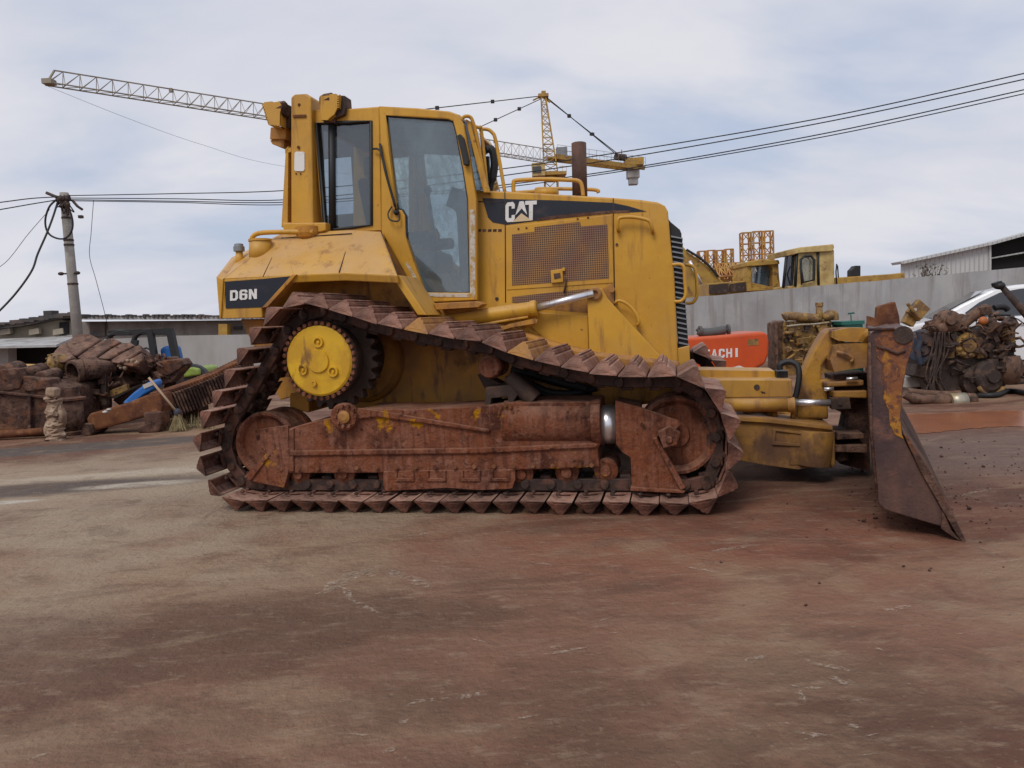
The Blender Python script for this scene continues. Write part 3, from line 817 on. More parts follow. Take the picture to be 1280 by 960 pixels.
mb.prism([Vector((p.x, VC + .08, p.z)) for p in q], [Vector((p.x, WT - VC - .08, p.z)) for p in q])
mb.build('cab_lining', M_CABIN, DZ)
# step below the door
mb = MB()
slab(mb, [(542,379),(597,376.5),(603,380),(598,384),(545,387)], VC - .16, VC)
slab(mb, [(525,379),(543,379),(541,398),(527,394)], VC - .06, VC + .02)
mb.build('door_step', M_YELD, DZ, bevel=.006)

# ---------------------------------------------------------------- engine hood
VH = .98
mb = MB()
HOOD = [(594,237.5),(640,239.5),(700,243),(766,247),(800,249.5),(822,252.5),(831,257),(835,264),(838,300),(843,345),(848,458),(740,446),(600,400),(597,378)]
A = [D(x, y, VH) for x, y in HOOD]
top = [Vector((p.x, p.y + .05, p.z)) for p in A]
mb.prism(A, [Vector((p.x, WT - VH, p.z)) for p in A])
hood = mb.build('engine_hood', M_YEL, DZ, bevel=.035, seg=3)
mb = MB()
for pts in ([(631,240),(631.5,282),(632,378)], [(766.5,248),(767,300),(768.5,388)], [(595,252),(631,253)], [(595.5,262),(597,378)]):
    mb.tube([D(x, y, VH - .0005) for x, y in pts], .0045, 5)
mb.build_each('hood_seam', M_DARK, hood)
mb = MB()
slab(mb, [(603,247.5),(640,249),(700,250.5),(766,253.5),(785,257.5),(808,264.3),(790,265.3),(766,266),(700,272.5),(671,276),(633,281),(616,278),(610,272)], VH - .003, VH + .004)
dec = mb.build('hood_decal', M_DECAL, hood)
mb = MB()
slab(mb, [(671,276.3),(700,272.8),(766,266.3),(787,265.6),(787,262.8),(766,263),(700,268.5),(671,272.5)], VH - .0045, VH - .002)
mb.build('decal_stripe', M_RUSTD, dec)
mb = MB()
letters(mb, 'C', [(631.8,278), (643.5,277), (643.5,252), (631.8,253.5)], VH - .008, .004)
letters(mb, 'V', [(643.5,277), (659,275.6), (658.5,251.2), (645.5,252)], VH - .008, .004)
letters(mb, 'T', [(656.5,275.6), (670.5,275), (671,250.5), (656.5,251.2)], VH - .0085, .004)
mb.build('lettering', M_WHITE, dec)
mb = MB(); slab(mb, [(640.5,277.6), (651.8,266.5), (664.5,275.6)], VH - .0095, VH - .004); mb.build('logo_triangle', M_LOGO, dec)
mb = MB()
for i in range(5): slab(mb, [(597 + i * 6.4,286.5),(601.5 + i * 6.4,286.2),(601.5 + i * 6.4,289.5),(597 + i * 6.4,290)], VH - .002, VH + .002)
mb.build_each('vent_slot', M_RUSTD, hood)
# perforated side screen, a material with real round holes would be lost at this size: woven dark holes in the sheet
def perforated():
    m = bpy.data.materials.new('perforated_sheet'); m.use_nodes = True
    nt = m.node_tree; L = nt.links.new; bs = nt.nodes['Principled BSDF']; bs.inputs['Roughness'].default_value = .7
    co = _n(nt, 'ShaderNodeTexCoord'); mp = _n(nt, 'ShaderNodeMapping'); L(co.outputs['Object'], mp.inputs[0])
    sx = _n(nt, 'ShaderNodeSeparateXYZ'); L(mp.outputs[0], sx.inputs[0])
    def wave(a, b):
        q = _n(nt, 'ShaderNodeMath', operation='MULTIPLY'); L(sx.outputs['X'], q.inputs[0]); q.inputs[1].default_value = a
        r = _n(nt, 'ShaderNodeMath', operation='MULTIPLY_ADD'); L(sx.outputs['Z'], r.inputs[0]); r.inputs[1].default_value = b; L(q.outputs[0], r.inputs[2])
        s = _n(nt, 'ShaderNodeMath', operation='SINE'); L(r.outputs[0], s.inputs[0]); return s.outputs[0]
    p = _n(nt, 'ShaderNodeMath', operation='MULTIPLY'); L(wave(190, 190), p.inputs[0]); L(wave(190, -190), p.inputs[1])
    mr = _n(nt, 'ShaderNodeMapRange'); mr.inputs['From Min'].default_value = .05; mr.inputs['From Max'].default_value = .25; L(p.outputs[0], mr.inputs[0])
    nz = _n(nt, 'ShaderNodeTexNoise', Scale=5.0, Detail=5.0); L(co.outputs['Object'], nz.inputs['Vector'])
    m2 = _n(nt, 'ShaderNodeMapRange'); m2.inputs['From Min'].default_value = .4; m2.inputs['From Max'].default_value = .65; L(nz.outputs[0], m2.inputs[0])
    c1 = _n(nt, 'ShaderNodeMix', data_type='RGBA'); c1.inputs[6].default_value = (.30, .155, .055, 1); c1.inputs[7].default_value = (.20, .10, .07, 1); L(m2.outputs[0], c1.inputs[0])
    c2 = _n(nt, 'ShaderNodeMix', data_type='RGBA'); c2.inputs[7].default_value = (.035, .018, .015, 1); L(mr.outputs[0], c2.inputs[0]); L(c1.outputs[2], c2.inputs[6])
    L(c2.outputs[2], bs.inputs['Base Color'])
    return m
M_PERF = perforated()
mb = MB(); slab(mb, [(632.5,283),(668,279.5),(765,268.5),(767,353.5),(633.5,362.5)], VH - .006, VH + .004)
pd = mb.build('screen_door', M_YEL, hood, bevel=.003)
mb = MB(); slab(mb, [(640,293),(668,289.5),(668,284),(725,277),(726,283),(759,280.5),(761,348),(640,357)], VH - .0085, VH - .004); mb.build('perforated_screen', M_PERF, pd)
mb = MB(); slab(mb, [(688,338),(703,336),(704,352.5),(689,354)], VH - .03, VH - .004)
slab(mb, [(702.5,334.5),(706,334.5),(706,339),(702.5,339)], VH - .035, VH - .004)
mb.build('latch_plate', M_YEL, pd, bevel=.004)
mb = MB(); slab(mb, [(692,342),(700,341),(701,347),(693,349)], VH - .034, VH - .028); mb.tube([D(707, 348, VH - .02), D(707, 357, VH - .02), D(705, 366, VH - .02)], .008, 6)
mb.build('latch', M_DARK, pd)
mb = MB()
for x, y in ((648,286),(658,284.8),(722,273.5),(735,272)): mb.cyl(D(x, y, VH - .012), D(x, y, VH - .004), .008, n=8)
mb.build_each('hinge_bolt', M_RUST, pd)
mb = MB(); slab(mb, [(640,371),(700,364.5),(737,361),(737,372),(668,382),(640,378)], VH - .003, VH + .004); mb.build('perforated_screen', M_PERF, hood)
mb = MB(); slab(mb, [(766,353.5),(768,353.5),(768,388),(741,392),(640,383),(640,381),(700,380),(735,372)], VH - .002, VH + .003); 
mb.build('lower_side_seam', M_YELD, hood)
mb = MB(); mb.cyl(D(771, 305.5, VH - .01), D(771, 305.5, VH + .01), .010, n=10); mb.cyl(D(621, 373.5, VH - .008), D(621, 373.5, VH + .01), .014, n=10); mb.build_each('hood_lock', M_DARK, hood)
def loop_handle(pts, v, r=.013, out=.07, parent=hood, name='grab_handle'):
    m_ = MB(); P = [D(x, y, v) for x, y in pts]
    Q = [P[0] + Vector((0, .02, 0)), P[0] + Vector((0, -out * .7, 0))] + [p + Vector((0, -out, 0)) for p in P[1:-1]] + [P[-1] + Vector((0, -out * .7, 0)), P[-1] + Vector((0, .02, 0))]
    m_.tube(smooth_path(Q, 4), r, 8); return m_.build(name, M_YEL, parent)
loop_handle([(773,288),(773,278),(776,273.5),(790,272.5),(806,275),(813,279),(816,290)], VH, .013, .06)
loop_handle([(770,378),(774,376),(781,378),(790,385),(797,395),(799,403),(797,406)], VH - .02, .012, .05)
mb = MB()
mb.tube(smooth_path([D(642, 241, 1.12), D(642, 230, 1.12), D(646, 225.5, 1.12), D(680, 224, 1.12), D(710, 225, 1.12), D(722, 226, 1.12), D(727, 231, 1.12), D(729, 245, 1.12)]), .016, 8)
mb.tube(smooth_path([D(640, 241, 1.9), D(668, 239, 1.9), D(676, 236, 1.9), D(740, 237, 1.9), D(748, 241, 1.9)]), .016, 8)
mb.build('hood_rail', M_YEL, hood)
mb = MB()
p0, p1 = D(725, 250, 1.45), D(723.5, 179, 1.45)
mb.cyl(p0, p1, .062, .060, n=20, caps=True); mb.cyl(p1, p1 + (p1 - p0).normalized() * .004, .050, n=18)
mb.build('exhaust_stack', M_PIPE, hood)
mb = MB(); mb.cyl(D(683, 246, 1.5), D(683, 238, 1.5), .10, n=20); mb.build('intake_cap', M_YEL, hood)
# radiator grille standing proud of the hood front
mb = MB()
gq = [(834,270),(838,276),(850,286),(852,291),(853,330),(861,434),(848,436),(843,345),(838,300)]
slab(mb, gq, VH + .06, WT - VH - .06, vm=VH)
gr = mb.build('radiator_grille', M_BLK, DZ, bevel=.004)
mb = MB()
for i in range(22):
    t = (i + .5) / 22; y = 292 + 140 * t; xl = 838.5 + 10 * t; xr = 852.5 + 8 * t
    slab(mb, [(xl,y-1.5),(xr + .8,y+1.5),(xr + .8,y+3.2),(xl,y+.6)], VH + .035, WT - VH - .035, vm=VH)
mb.build('louvre_slats', M_GREY, gr)
mb = MB(); slab(mb, [(845,436),(862,432),(863,460),(848,459)], VH + .02, WT - VH - .02, vm=VH); mb.build('grille_sill', M_YEL, DZ, bevel=.006)
for pts in ([(840,331),(850,330.5),(855,335),(856,350),(857,368),(852,376),(843,377)], [(856,331),(864,332),(869,338),(871,355),(871,370),(866,378),(857,379)]):
    mb = MB(); mb.tube(smooth_path([D(x, y, VH - .05 if pts[0][0] < 850 else VH + .5) for x, y in pts]), .013, 8); mb.build('front_handle', M_YEL, DZ)
# nose support plate with cylinder boss
mb = MB()
slab(mb, [(734,373),(738,363),(745,359),(753,361),(760,374),(832,452),(836,459),(790,458),(737,444)], VH - .075, VH - .02)
slab(mb, [(640,388),(735,395),(736,446),(700,441)], VH - .01, VH + .02)
sup = mb.build('nose_plate', M_YEL, DZ, bevel=.006)
mb = MB(); mb.lathe(D(744, 367, VH - .075), (0, -1, 0), [(-.02, .05), (.02, .05), (.025, .04), (.025, .024), (.005, .022), (.005, .01)], 22); mb.lathe(D(765, 362, VH - .02), (0, -1, 0), [(0, .022), (.03, .022), (.03, .012)], 14)
mb.build('pin_boss', M_YELD, sup)
# lift cylinder
vl = VH - .10
b0, b1, r1 = D(540, 404, vl + .0), D(667, 386, vl), D(742, 366.5, vl)
mb = MB(); mb.cyl(b0, b1, .058, n=24); mb.lathe(b1, (b1 - b0), [(-.02, .064), (.02, .064), (.03, .05), (.03, .02)], 22)
mb.tube(smooth_path([b0 + Vector((.06, -.02, -.07)), b0.lerp(b1, .5) + Vector((0, -.03, -.065)), b1 + Vector((-.04, -.03, -.06))]), .011, 6)
lc = mb.build('lift_cylinder', M_YEL, DZ, bevel=.003)
mb = MB(); mb.cyl(b1, r1, .029, n=20); mb.build('piston_rod', M_CHROME, lc)
mb = MB(); mb.cyl(b1 + (r1 - b1) * .01 , b1 + (r1 - b1) * .05, .052, n=20); mb.build('rod_gland', M_DARK, lc)
mb = MB(); slab(mb, [(625,410),(636,405),(668,398),(672,400),(671,404),(640,409),(627,413)], vl - .06, vl - .03); mb.tube([D(652, 408, vl - .02), D(668, 403, vl - .02)], .02, 8)
mb.build('hose_guard', M_YELD, DZ)
mb = MB(); slab(mb, [(498,398),(545,392),(560,404),(545,416),(500,410)], VC - .2, VC + .05, vm=vl)
mb.build('cylinder_mount', M_YELB, DZ, bevel=.01)
# ---------------------------------------------------------------- push frame and blade
mb = MB()
slab(mb, [(905,520),(960,524),(1038,533),(1040,540),(1035,582),(997,587),(960,582),(915,574),(880,560),(880,520)], .93, 1.18)
slab(mb, [(900,519.5),(960,523),(1041,533),(1041,537.5),(960,528.5),(900,525)], .90, 1.21)
slab(mb, [(966,536),(1002,540),(1002,543),(970,539),(969,552),(1001,555),(1001,558),(965,556)], .915, .94)
mb.cyl(D(1019, 537, 1.0), D(1016, 580, 1.0), .135, n=28)
pf = mb.build('push_frame', M_GRIME, DZ, bevel=.012)
mb = MB(); A = [D(x, y, 1.0) for x, y in [(905,520),(1038,534),(1033,582),(915,574)]]
mb.prism([Vector((p.x, WT - .93, p.z)) for p in A], [Vector((p.x, WT - 1.18, p.z)) for p in A])
c = D(1010, 558, 1.05); mb.box(Vector((c.x, 1.5, c.z)), (.34, 1.15, .28))
mb.build('cross_tube', M_GRIME, pf, bevel=.03)
mb = MB(); slab(mb, [(850,461),(870,462),(969,463.5),(970,475),(880,478)], 1.22, 1.55); mb.build('upper_bar', M_YEL, DZ, bevel=.01)
mb = MB(); slab(mb, [(885,474.5),(990,474.5),(991,496.5),(900,497.5)], 1.0, 1.3)
ab = mb.build('cylinder_box', M_YEL, DZ, bevel=.008)
mb = MB(); mb.cyl(D(946, 484, .995), D(946, 484, 1.01), .021, n=14); slab(mb, [(951,489),(956,490),(957,492),(952,491.5)], .997, 1.01); mb.build_each('box_hole', M_DARK, ab)
mb = MB(); slab(mb, [(971,464),(985,464),(985,475),(971,475)], 1.15, 1.3); mb.tube(smooth_path([D(975, 462, 1.1), D(975, 456, 1.1), D(985, 452, 1.1), D(996, 456, 1.08), D(999, 468, 1.06), D(997, 485, 1.05), D(994, 497, 1.05)]), .022, 8); mb.build('hose_elbow', M_BLK, ab)
mb = MB(); mb.cyl(D(900, 506, 1.02), D(990, 506, 1.02), .052, n=24); mb.lathe(D(990, 506, 1.02), (1, 0, 0), [(-.02, .057), (.015, .057), (.015, .02)], 22); mb.lathe(D(984, 506, 1.02), (1, 0, 0), [(0, .054), (.012, .056), (.012, .02)], 22)
ac = mb.build('angle_cylinder', M_YEL, DZ)
mb = MB(); mb.cyl(D(991, 503.5, 1.02), D(1042, 503.5, 1.02), .026, n=18); mb.build('piston_rod', M_CHROME, ac)
mb = MB(); slab(mb, [(1039,498),(1062,497),(1064,511),(1040,512)], .98, 1.07); mb.cyl(D(1050, 505, .97), D(1050, 505, 1.0), .013, n=10); mb.build('rod_clevis', M_DARK, ac, bevel=.006)
mb = MB(); mb.tube(smooth_path([D(930, 513, 1.15), D(950, 517, 1.2), D(962, 514, 1.15), D(966, 522, 1.15)]), .02, 8); mb.tube([D(968, 513, 1.1), D(969, 525, 1.1)], .02, 8); mb.tube([D(992, 513, 1.1), D(990, 527, 1.1)], .018, 8); mb.build('pipe_clamp', M_YELD, ac)
# upright casting
mb = MB()
slab(mb, [(996,524),(1000,485),(1003,468),(1016,440),(1030,416),(1037,411),(1060,409.5),(1066,412),(1060,425),(1049,432),(1046,443),(1034,447),(1027,458),(1027,474),(1046,476),(1046,484),(1034,489),(1036,524)], 1.15, 1.35)
slab(mb, [(1000,524),(1034,527),(1034,536),(1000,534)], 1.1, 1.4)
mb.build('upright_casting', M_GRIME, DZ, bevel=.015)
mb = MB()
slab(mb, [(1042,432),(1052,430),(1085,429),(1085,459),(1062,462),(1043,465),(1038,450)], 1.02, 1.36)
slab(mb, [(1040,414),(1060,410),(1083,410),(1086,424),(1070,428),(1048,426),(1040,422)], 1.06, 1.3)
mb.tube(smooth_path([D(1080, 425, 1.05), D(1086, 417, 1.0), D(1094, 416, 1.0), D(1100, 421, 1.0), (D(1106, 420, 1.0))]), .035, 8)
mb.tube(smooth_path([D(1046, 440, 1.0), D(1058, 443, .99), D(1066, 448, .99), D(1064, 452, .99)]), .012, 6)
mb.build('blade_trunnion', M_GRIME, DZ, bevel=.02)
mb = MB()
slab(mb, [(1040,470),(1085,466),(1088,590),(1050,580),(1044,560),(1058,540),(1062,520),(1044,512)], 1.2, 1.5)
slab(mb, [(1048,542),(1080,542),(1080,548),(1046,550)], 1.0, 1.4); slab(mb, [(1036,557),(1084,556),(1084,566),(1036,565)], 1.0, 1.4)
mb.cyl(D(1052, 556, 1.1), D(1052, 575, 1.1), .05, n=14)
mb.build('blade_mount', M_RUSTD, DZ, bevel=.01)
mb = MB(); slab(mb, [(1030,478),(1080,475),(1080,482),(1030,484)], 1.05, 1.4); slab(mb, [(1040,489),(1084,488),(1084,498),(1042,497)], 1.05, 1.3); mb.build('tilt_link', M_GRIME, DZ, bevel=.01)
mb = MB(); mb.cyl(D(1030, 486.5, 1.02), D(1042, 486, 1.02), .014, n=10); mb.cyl(D(1058, 473.5, 1.02), D(1072, 473, 1.02), .012, n=10); mb.build_each('tilt_rod', M_CHROME, DZ)
# the blade hangs in its own plane, angled away from the machine's axle line
T0 = G(1204, 676)
BA = R(25.0); BB = Vector((math.sin(BA), math.cos(BA), 0)); BE = Vector((math.cos(BA), -math.sin(BA), 0))
INVD = Matrix.Rotation(YAW, 3, 'Z')
def Bp(px, py, s):
    """blade outline point, s metres along the blade, in machine coordinates"""
    d = ray(px, py); q = EYE - T0
    t = -q.dot(BB) / d.dot(BB)
    P = T0 + q + d * t + BB * s
    return INVD @ (P - A0)
def bslab(mb, pts, s0, s1):
    mb.prism([Bp(x, y, s0) for x, y in pts], [Bp(x, y, s1) for x, y in pts])
BW = 3.05
mb = MB()
END = [(1086,419),(1092,414),(1120,410),(1136,411),(1142,418),(1142,430),(1134,455),(1128,488),(1126,520),(1128,543),(1134,556),(1150,586),(1176,634),(1190,662),(1180,659),(1148,650),(1106,637),(1099,630),(1096,618),(1092,585),(1089,540),(1087,480)]
bslab(mb, END, 0, .035)
blade = mb.build('blade', M_BLADE, DZ, bevel=.006)
mb = MB()   # mouldboard sheet and its back, hollow between
bslab(mb, [(1118,414),(1136,411),(1142,420),(1142,430),(1134,455),(1128,488),(1126,520),(1128,543),(1140,566),(1131,562),(1119,545),(1116,520),(1118,488),(1124,455),(1130,432)], .036, BW)
bslab(mb, [(1128,543),(1134,556),(1190,660),(1183,660),(1120,556)], .036, BW)
bslab(mb, [(1090,420),(1120,412),(1120,420),(1100,432),(1098,470),(1100,600),(1092,600),(1089,540),(1087,480)], .036, BW)
bslab(mb, [(1096,618),(1150,648),(1178,657),(1176,652),(1110,632),(1100,612)], .036, BW)
mb.build('mouldboard', M_BLADE, blade)
mb = MB(); bslab(mb, [(1129,542),(1133,544),(1165,592),(1190,640),(1207,675),(1203,677),(1196,668),(1178,637),(1150,588)], -.02, BW + .02)
bslab(mb, [(1178,637),(1190,664),(1203,677),(1190,670),(1176,660)], -.012, .03)
mb.build('cutting_edge', M_RUSTD, blade, bevel=.004)
mb = MB(); bslab(mb, [(1093,424),(1104,413),(1122,411.5),(1136,412),(1141,419),(1141,430),(1133,455),(1127,488),(1125,520),(1127,543),(1130,549),(1119,543),(1112,530),(1111,512),(1104,500),(1106,484),(1102,470),(1104,456),(1096,446)], -.004, .002); mb.build('worn_paint', M_BLADEY, blade)
mb = MB(); c0, c1 = Bp(1129, 418.5, -.012), Bp(1129, 418.5, .0)
mb.cyl(c0, c1, .048, n=26); mb.build('lifting_hole', M_DARK, blade)
mb = MB(); mb.tube([Bp(1096, 433, -.004), Bp(1108, 436, -.008), Bp(1122, 442, -.008), Bp(1131, 438, -.004)], .010, 6); mb.tube([Bp(1087, 428, -.005), Bp(1089, 540, -.005), Bp(1096, 618, -.005)], .008, 6); mb.tube([Bp(1085, 412, -.01), Bp(1118, 411, -.01)], .008, 6); mb.build('weld_bead', M_RUSTD, blade)
mb = MB()
s0 = 1.35
def bq(x, y, s):
    d = ray(x, y); q = EYE - T0
    t = (s - q.dot(BB)) / d.dot(BB)
    return INVD @ (T0 + q + d * t - A0)
def bfront(pts, s, th):
    A = [bq(x, y, s) for x, y in pts]; k = INVD @ (BB * th)
    mb.prism(A, [p + k for p in A])
bfront([(1101,382),(1119,377),(1124,395),(1126,414),(1088,414),(1096,403)], s0, .5)
bfront([(1096,384),(1103,381),(1098,404),(1094,406)], s0 + .1, .5)
mb.build('rock_guard', M_RUST, blade, bevel=.008)
mb = MB(); bslab(mb, [(1086,398),(1100,402),(1104,412),(1086,413)], .9, 1.1); mb.build('guard_stay', M_RUST, blade)
# ================================================================== THE YARD
def ground_material():
    m = bpy.data.materials.new('yard_ground'); m.use_nodes = True
    nt = m.node_tree; L = nt.links.new; bs = nt.nodes['Principled BSDF']
    geo = _n(nt, 'ShaderNodeNewGeometry')
    def noise(sc, st=(1, 1, 1), loc=(0, 0, 0), det=8.0, rough=.62, dist=0.0, rot=0.0):
        mp = _n(nt, 'ShaderNodeMapping'); mp.inputs['Scale'].default_value = st; mp.inputs['Location'].default_value = loc; mp.inputs['Rotation'].default_value = (0, 0, rot)
        L(geo.outputs['Position'], mp.inputs[0])
        nz = _n(nt, 'ShaderNodeTexNoise', Scale=sc, Detail=det, Roughness=rough, Distortion=dist); L(mp.outputs[0], nz.inputs['Vector']); return nz.outputs[0]
    def rng(v, lo, hi, mx=1.0):
        r = _n(nt, 'ShaderNodeMapRange'); r.interpolation_type = 'SMOOTHSTEP'; r.inputs['From Min'].default_value = lo; r.inputs['From Max'].default_value = hi; r.inputs['To Max'].default_value = mx; L(v, r.inputs[0]); return r.outputs[0]
    def mul(a, b):
        q = _n(nt, 'ShaderNodeMath', operation='MULTIPLY'); L(a, q.inputs[0]); L(b, q.inputs[1]); return q.outputs[0]
    def mix(f, cur, col):
        x = _n(nt, 'ShaderNodeMix', data_type='RGBA'); L(f, x.inputs[0]); L(cur, x.inputs[6]); x.inputs[7].default_value = (*col, 1); return x.outputs[2]
    def spot(px, py, rx, ry, rot=0.0, edge=.55, ns=.9):
        """a stain: soft ellipse on the ground with a ragged rim"""
        c = G(px, py)
        mp = _n(nt, 'ShaderNodeMapping', vector_type='TEXTURE'); mp.inputs['Location'].default_value = (c.x, c.y, 0); mp.inputs['Rotation'].default_value = (0, 0, rot); mp.inputs['Scale'].default_value = (rx, ry, 1)
        L(geo.outputs['Position'], mp.inputs[0])
        ln = _n(nt, 'ShaderNodeVectorMath', operation='LENGTH'); L(mp.outputs[0], ln.inputs[0])
        a = _n(nt, 'ShaderNodeMath', operation='MULTIPLY_ADD'); L(rag, a.inputs[0]); a.inputs[1].default_value = ns; L(ln.outputs['Value'], a.inputs[2])
        r = _n(nt, 'ShaderNodeMapRange'); r.interpolation_type = 'SMOOTHSTEP'; r.inputs['From Min'].default_value = 1 + edge + ns * .5; r.inputs['From Max'].default_value = 1 - edge + ns * .5; L(a.outputs[0], r.inputs[0]); return r.outputs[0]
    rag = noise(1.3, (1, 1.4, 1), (4, 2, 0))
    rgb = _n(nt, 'ShaderNodeRGB'); rgb.outputs[0].default_value = (.215, .122, .084, 1); cur = rgb.outputs[0]
    cur = mix(rng(noise(.55, (1, 1.5, 1), (3, 9, 0), dist=.6), .44, .58, .9), cur, (.265, .180, .120))
    cur = mix(rng(noise(.42, (1, 1.6, 1), (13, 4, 0), dist=.8), .47, .58, .9), cur, (.118, .058, .040))
    cur = mix(rng(noise(1.1, (.7, 1.5, 1), (1, 24, 0), dist=.5, rot=.3), .55, .70, .6), cur, (.085, .052, .038))
    # broad washes: pale dust to the left, red earth to the right, dark oil
    cur = mix(mul(spot(60, 640, 3.2, 2.6), rng(noise(.9, loc=(7, 7, 0)), .35, .6)), cur, (.32, .255, .185))
    cur = mix(spot(330, 590, 3.6, 1.2, edge=.7), cur, (.335, .27, .20))
    cur = mix(mul(spot(900, 655, 1.5, .9), rng(noise(2.2, loc=(5, 1, 0)), .32, .58, .8)), cur, (.215, .095, .062))
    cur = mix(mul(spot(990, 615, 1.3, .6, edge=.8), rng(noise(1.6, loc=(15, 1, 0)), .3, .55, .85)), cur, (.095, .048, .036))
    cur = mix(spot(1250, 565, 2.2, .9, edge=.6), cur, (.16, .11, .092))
    cur = mix(mul(spot(700, 900, 1.6, .5), rng(noise(1.5, loc=(9, 31, 0)), .3, .6, .7)), cur, (.115, .072, .050))
    cur = mix(mul(spot(300, 790, 1.2, .5, .2), rng(noise(1.2, loc=(19, 3, 0)), .3, .6, .7)), cur, (.12, .075, .052))
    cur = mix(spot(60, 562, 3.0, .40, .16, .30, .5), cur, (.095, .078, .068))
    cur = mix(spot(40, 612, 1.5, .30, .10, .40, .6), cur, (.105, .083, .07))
    cur = mix(spot(215, 588, 1.6, .18, .12, .5), cur, (.42, .36, .28))
    cur = mix(spot(170, 606, .45, .12, .1, .4), cur, (.42, .375, .31))
    cur = mix(spot(10, 628, .25, .06, .1, .4), cur, (.48, .44, .38))
    # drag streaks, gritty speckle, pale scrapes
    cur = mix(rng(noise(2.2, (.30, 2.4, 1), (2, 2, 0), 9, .7, rot=.12), .54, .72, .35), cur, (.31, .225, .165))
    cur = mix(rng(noise(2.6, (2.4, .35, 1), (6, 3, 0), 9, .7, rot=-.5), .58, .72, .55), cur, (.10, .062, .05))
    cur = mix(mul(rng(noise(7, (.55, 2.0, 1), (0, 4, 0), 6, .7, rot=.1), .66, .74, .75), rng(noise(.6, loc=(2, 12, 0)), .45, .6)), cur, (.48, .42, .36))
    cur = mix(rng(noise(2.4, (.8, 1.5, 1), (4, 14, 0), 9, .7, rot=.25, dist=.5), .50, .64, .45), cur, (.11, .065, .045))
    cur = mix(rng(noise(1.7, (.8, 1.5, 1), (24, 4, 0), 9, .7, rot=-.2, dist=.7), .53, .66, .42), cur, (.29, .21, .145))
    cur = mix(rng(noise(9, (.6, 1.8, 1), (14, 4, 0), 9, .75, rot=-.2), .52, .66, .45), cur, (.31, .235, .17))
    cur = mix(rng(noise(38, det=3.0), .60, .74, .35), cur, (.34, .27, .20))
    cur = mix(rng(noise(30, det=3.0, loc=(3, 3, 0)), .60, .74, .4), cur, (.075, .048, .036))
    hs = _n(nt, 'ShaderNodeHueSaturation'); hs.inputs['Saturation'].default_value = 1.10; hs.inputs['Hue'].default_value = .4965; hs.inputs['Value'].default_value = 1.03; L(cur, hs.inputs['Color']); cur = hs.outputs[0]
    L(cur, bs.inputs['Base Color'])
    rr = _n(nt, 'ShaderNodeMapRange'); rr.inputs['To Min'].default_value = .62; rr.inputs['To Max'].default_value = .95; L(noise(.9, loc=(8, 2, 0)), rr.inputs[0]); L(rr.outputs[0], bs.inputs['Roughness'])
    bs.inputs['Specular IOR Level'].default_value = .25
    ad = _n(nt, 'ShaderNodeMath', operation='MULTIPLY_ADD'); L(noise(3.0), ad.inputs[0]); ad.inputs[1].default_value = 2.5; L(noise(28, det=6.0), ad.inputs[2])
    bp = _n(nt, 'ShaderNodeBump', Strength=.75, Distance=.03); L(ad.outputs[0], bp.inputs['Height']); L(bp.outputs[0], bs.inputs['Normal'])
    return m
mb = MB()
xs = [-500, -60, -20, -8, 0, 8, 20, 60, 500]; ys = [-30, 0, 6, 12, 25, 60, 200, 900]
for i in range(len(xs) - 1):
    for j in range(len(ys) - 1):
        mb.poly([(xs[i], ys[j], 0), (xs[i + 1], ys[j], 0), (xs[i + 1], ys[j + 1], 0), (xs[i], ys[j + 1], 0)])
tag(mb.build('ground', ground_material()), kind='structure')

def solid(name, **k): return mat(name, **k)
M_CONC = mat('wall_render', (.39, .395, .405), .9, layers=[((.28, .27, .27), .8, .42, .62, (1, 1, .35), .8), ((.43, .415, .40), 1.6, .48, .66, O1, .6), ((.20, .18, .165), 2.2, .52, .68, (2.5, 2.5, .18), .7), ((.22, .21, .21), .5, .5, .58, O1, .4), ((.30, .25, .205), 2, .3, .6, O1, .6, (-.1, .7))], bump=.15, world=True)
M_SHEDW = mat('stained_shed_wall', (.26, .235, .215), .9, layers=[((.16, .135, .12), 1.2, .42, .62, (1, 1, .5), .85), ((.35, .32, .29), 2.0, .5, .68, O1, .6)], bump=.15, world=True)
M_LOWW = mat('pale_low_wall', (.40, .395, .385), .9, layers=[((.32, .30, .28), 1.5, .42, .62, (1, 1, .4), .7), ((.24, .2, .17), 2, .3, .6, O1, .5, (-.1, .5))], bump=.12, world=True)
M_BEIGE = mat('beige_wall', (.36, .31, .24), .9, layers=[((.27, .23, .18), 1.5, .42, .62, O1, .7)], world=True)
M_ROOF = mat('corrugated_edge', (.42, .42, .42), .6, layers=[((.22, .19, .17), 3, .45, .62, O1, .8)], world=True)
M_ROOFD = mat('dark_roof', (.06, .055, .055), .8, layers=[((.15, .11, .09), 2, .45, .62, O1, .7)], world=True)
M_INK = mat('dark_interior', (.012, .011, .011), .9)
M_POLE = mat('weathered_pole', (.27, .25, .23), .9, layers=[((.17, .15, .135), 2, .42, .62, (2, 2, .3), .8), ((.36, .34, .31), 5, .5, .66, O1, .6)], bump=.2, world=True)
M_WIRE = mat('cable_black', (.02, .02, .022), .6)
M_CRANE = mat('crane_yellow', (.42, .25, .04), .6, layers=[((.25, .13, .06), 1.5, .46, .62, O1, .7)], world=True)
M_JIB = mat('jib_weathered', (.26, .225, .17), .6, layers=[((.15, .12, .10), .8, .45, .62, O1, .7)], world=True)
M_LAT = mat('lattice_orange', (.46, .22, .05), .65, layers=[((.25, .105, .05), 2.5, .44, .62, O1, .8), ((.45, .30, .09), 1.2, .5, .6, O1, .7)], world=True)
M_ORANGE = mat('orange_red_paint', (.60, .085, .018), .4, layers=[((.46, .06, .018), 2, .42, .62, O1, .6), ((.30, .13, .07), 6, .6, .72, O1, .6), (DUST, 3, .35, .7, O1, .4, 'up')], bump=.08, world=True)
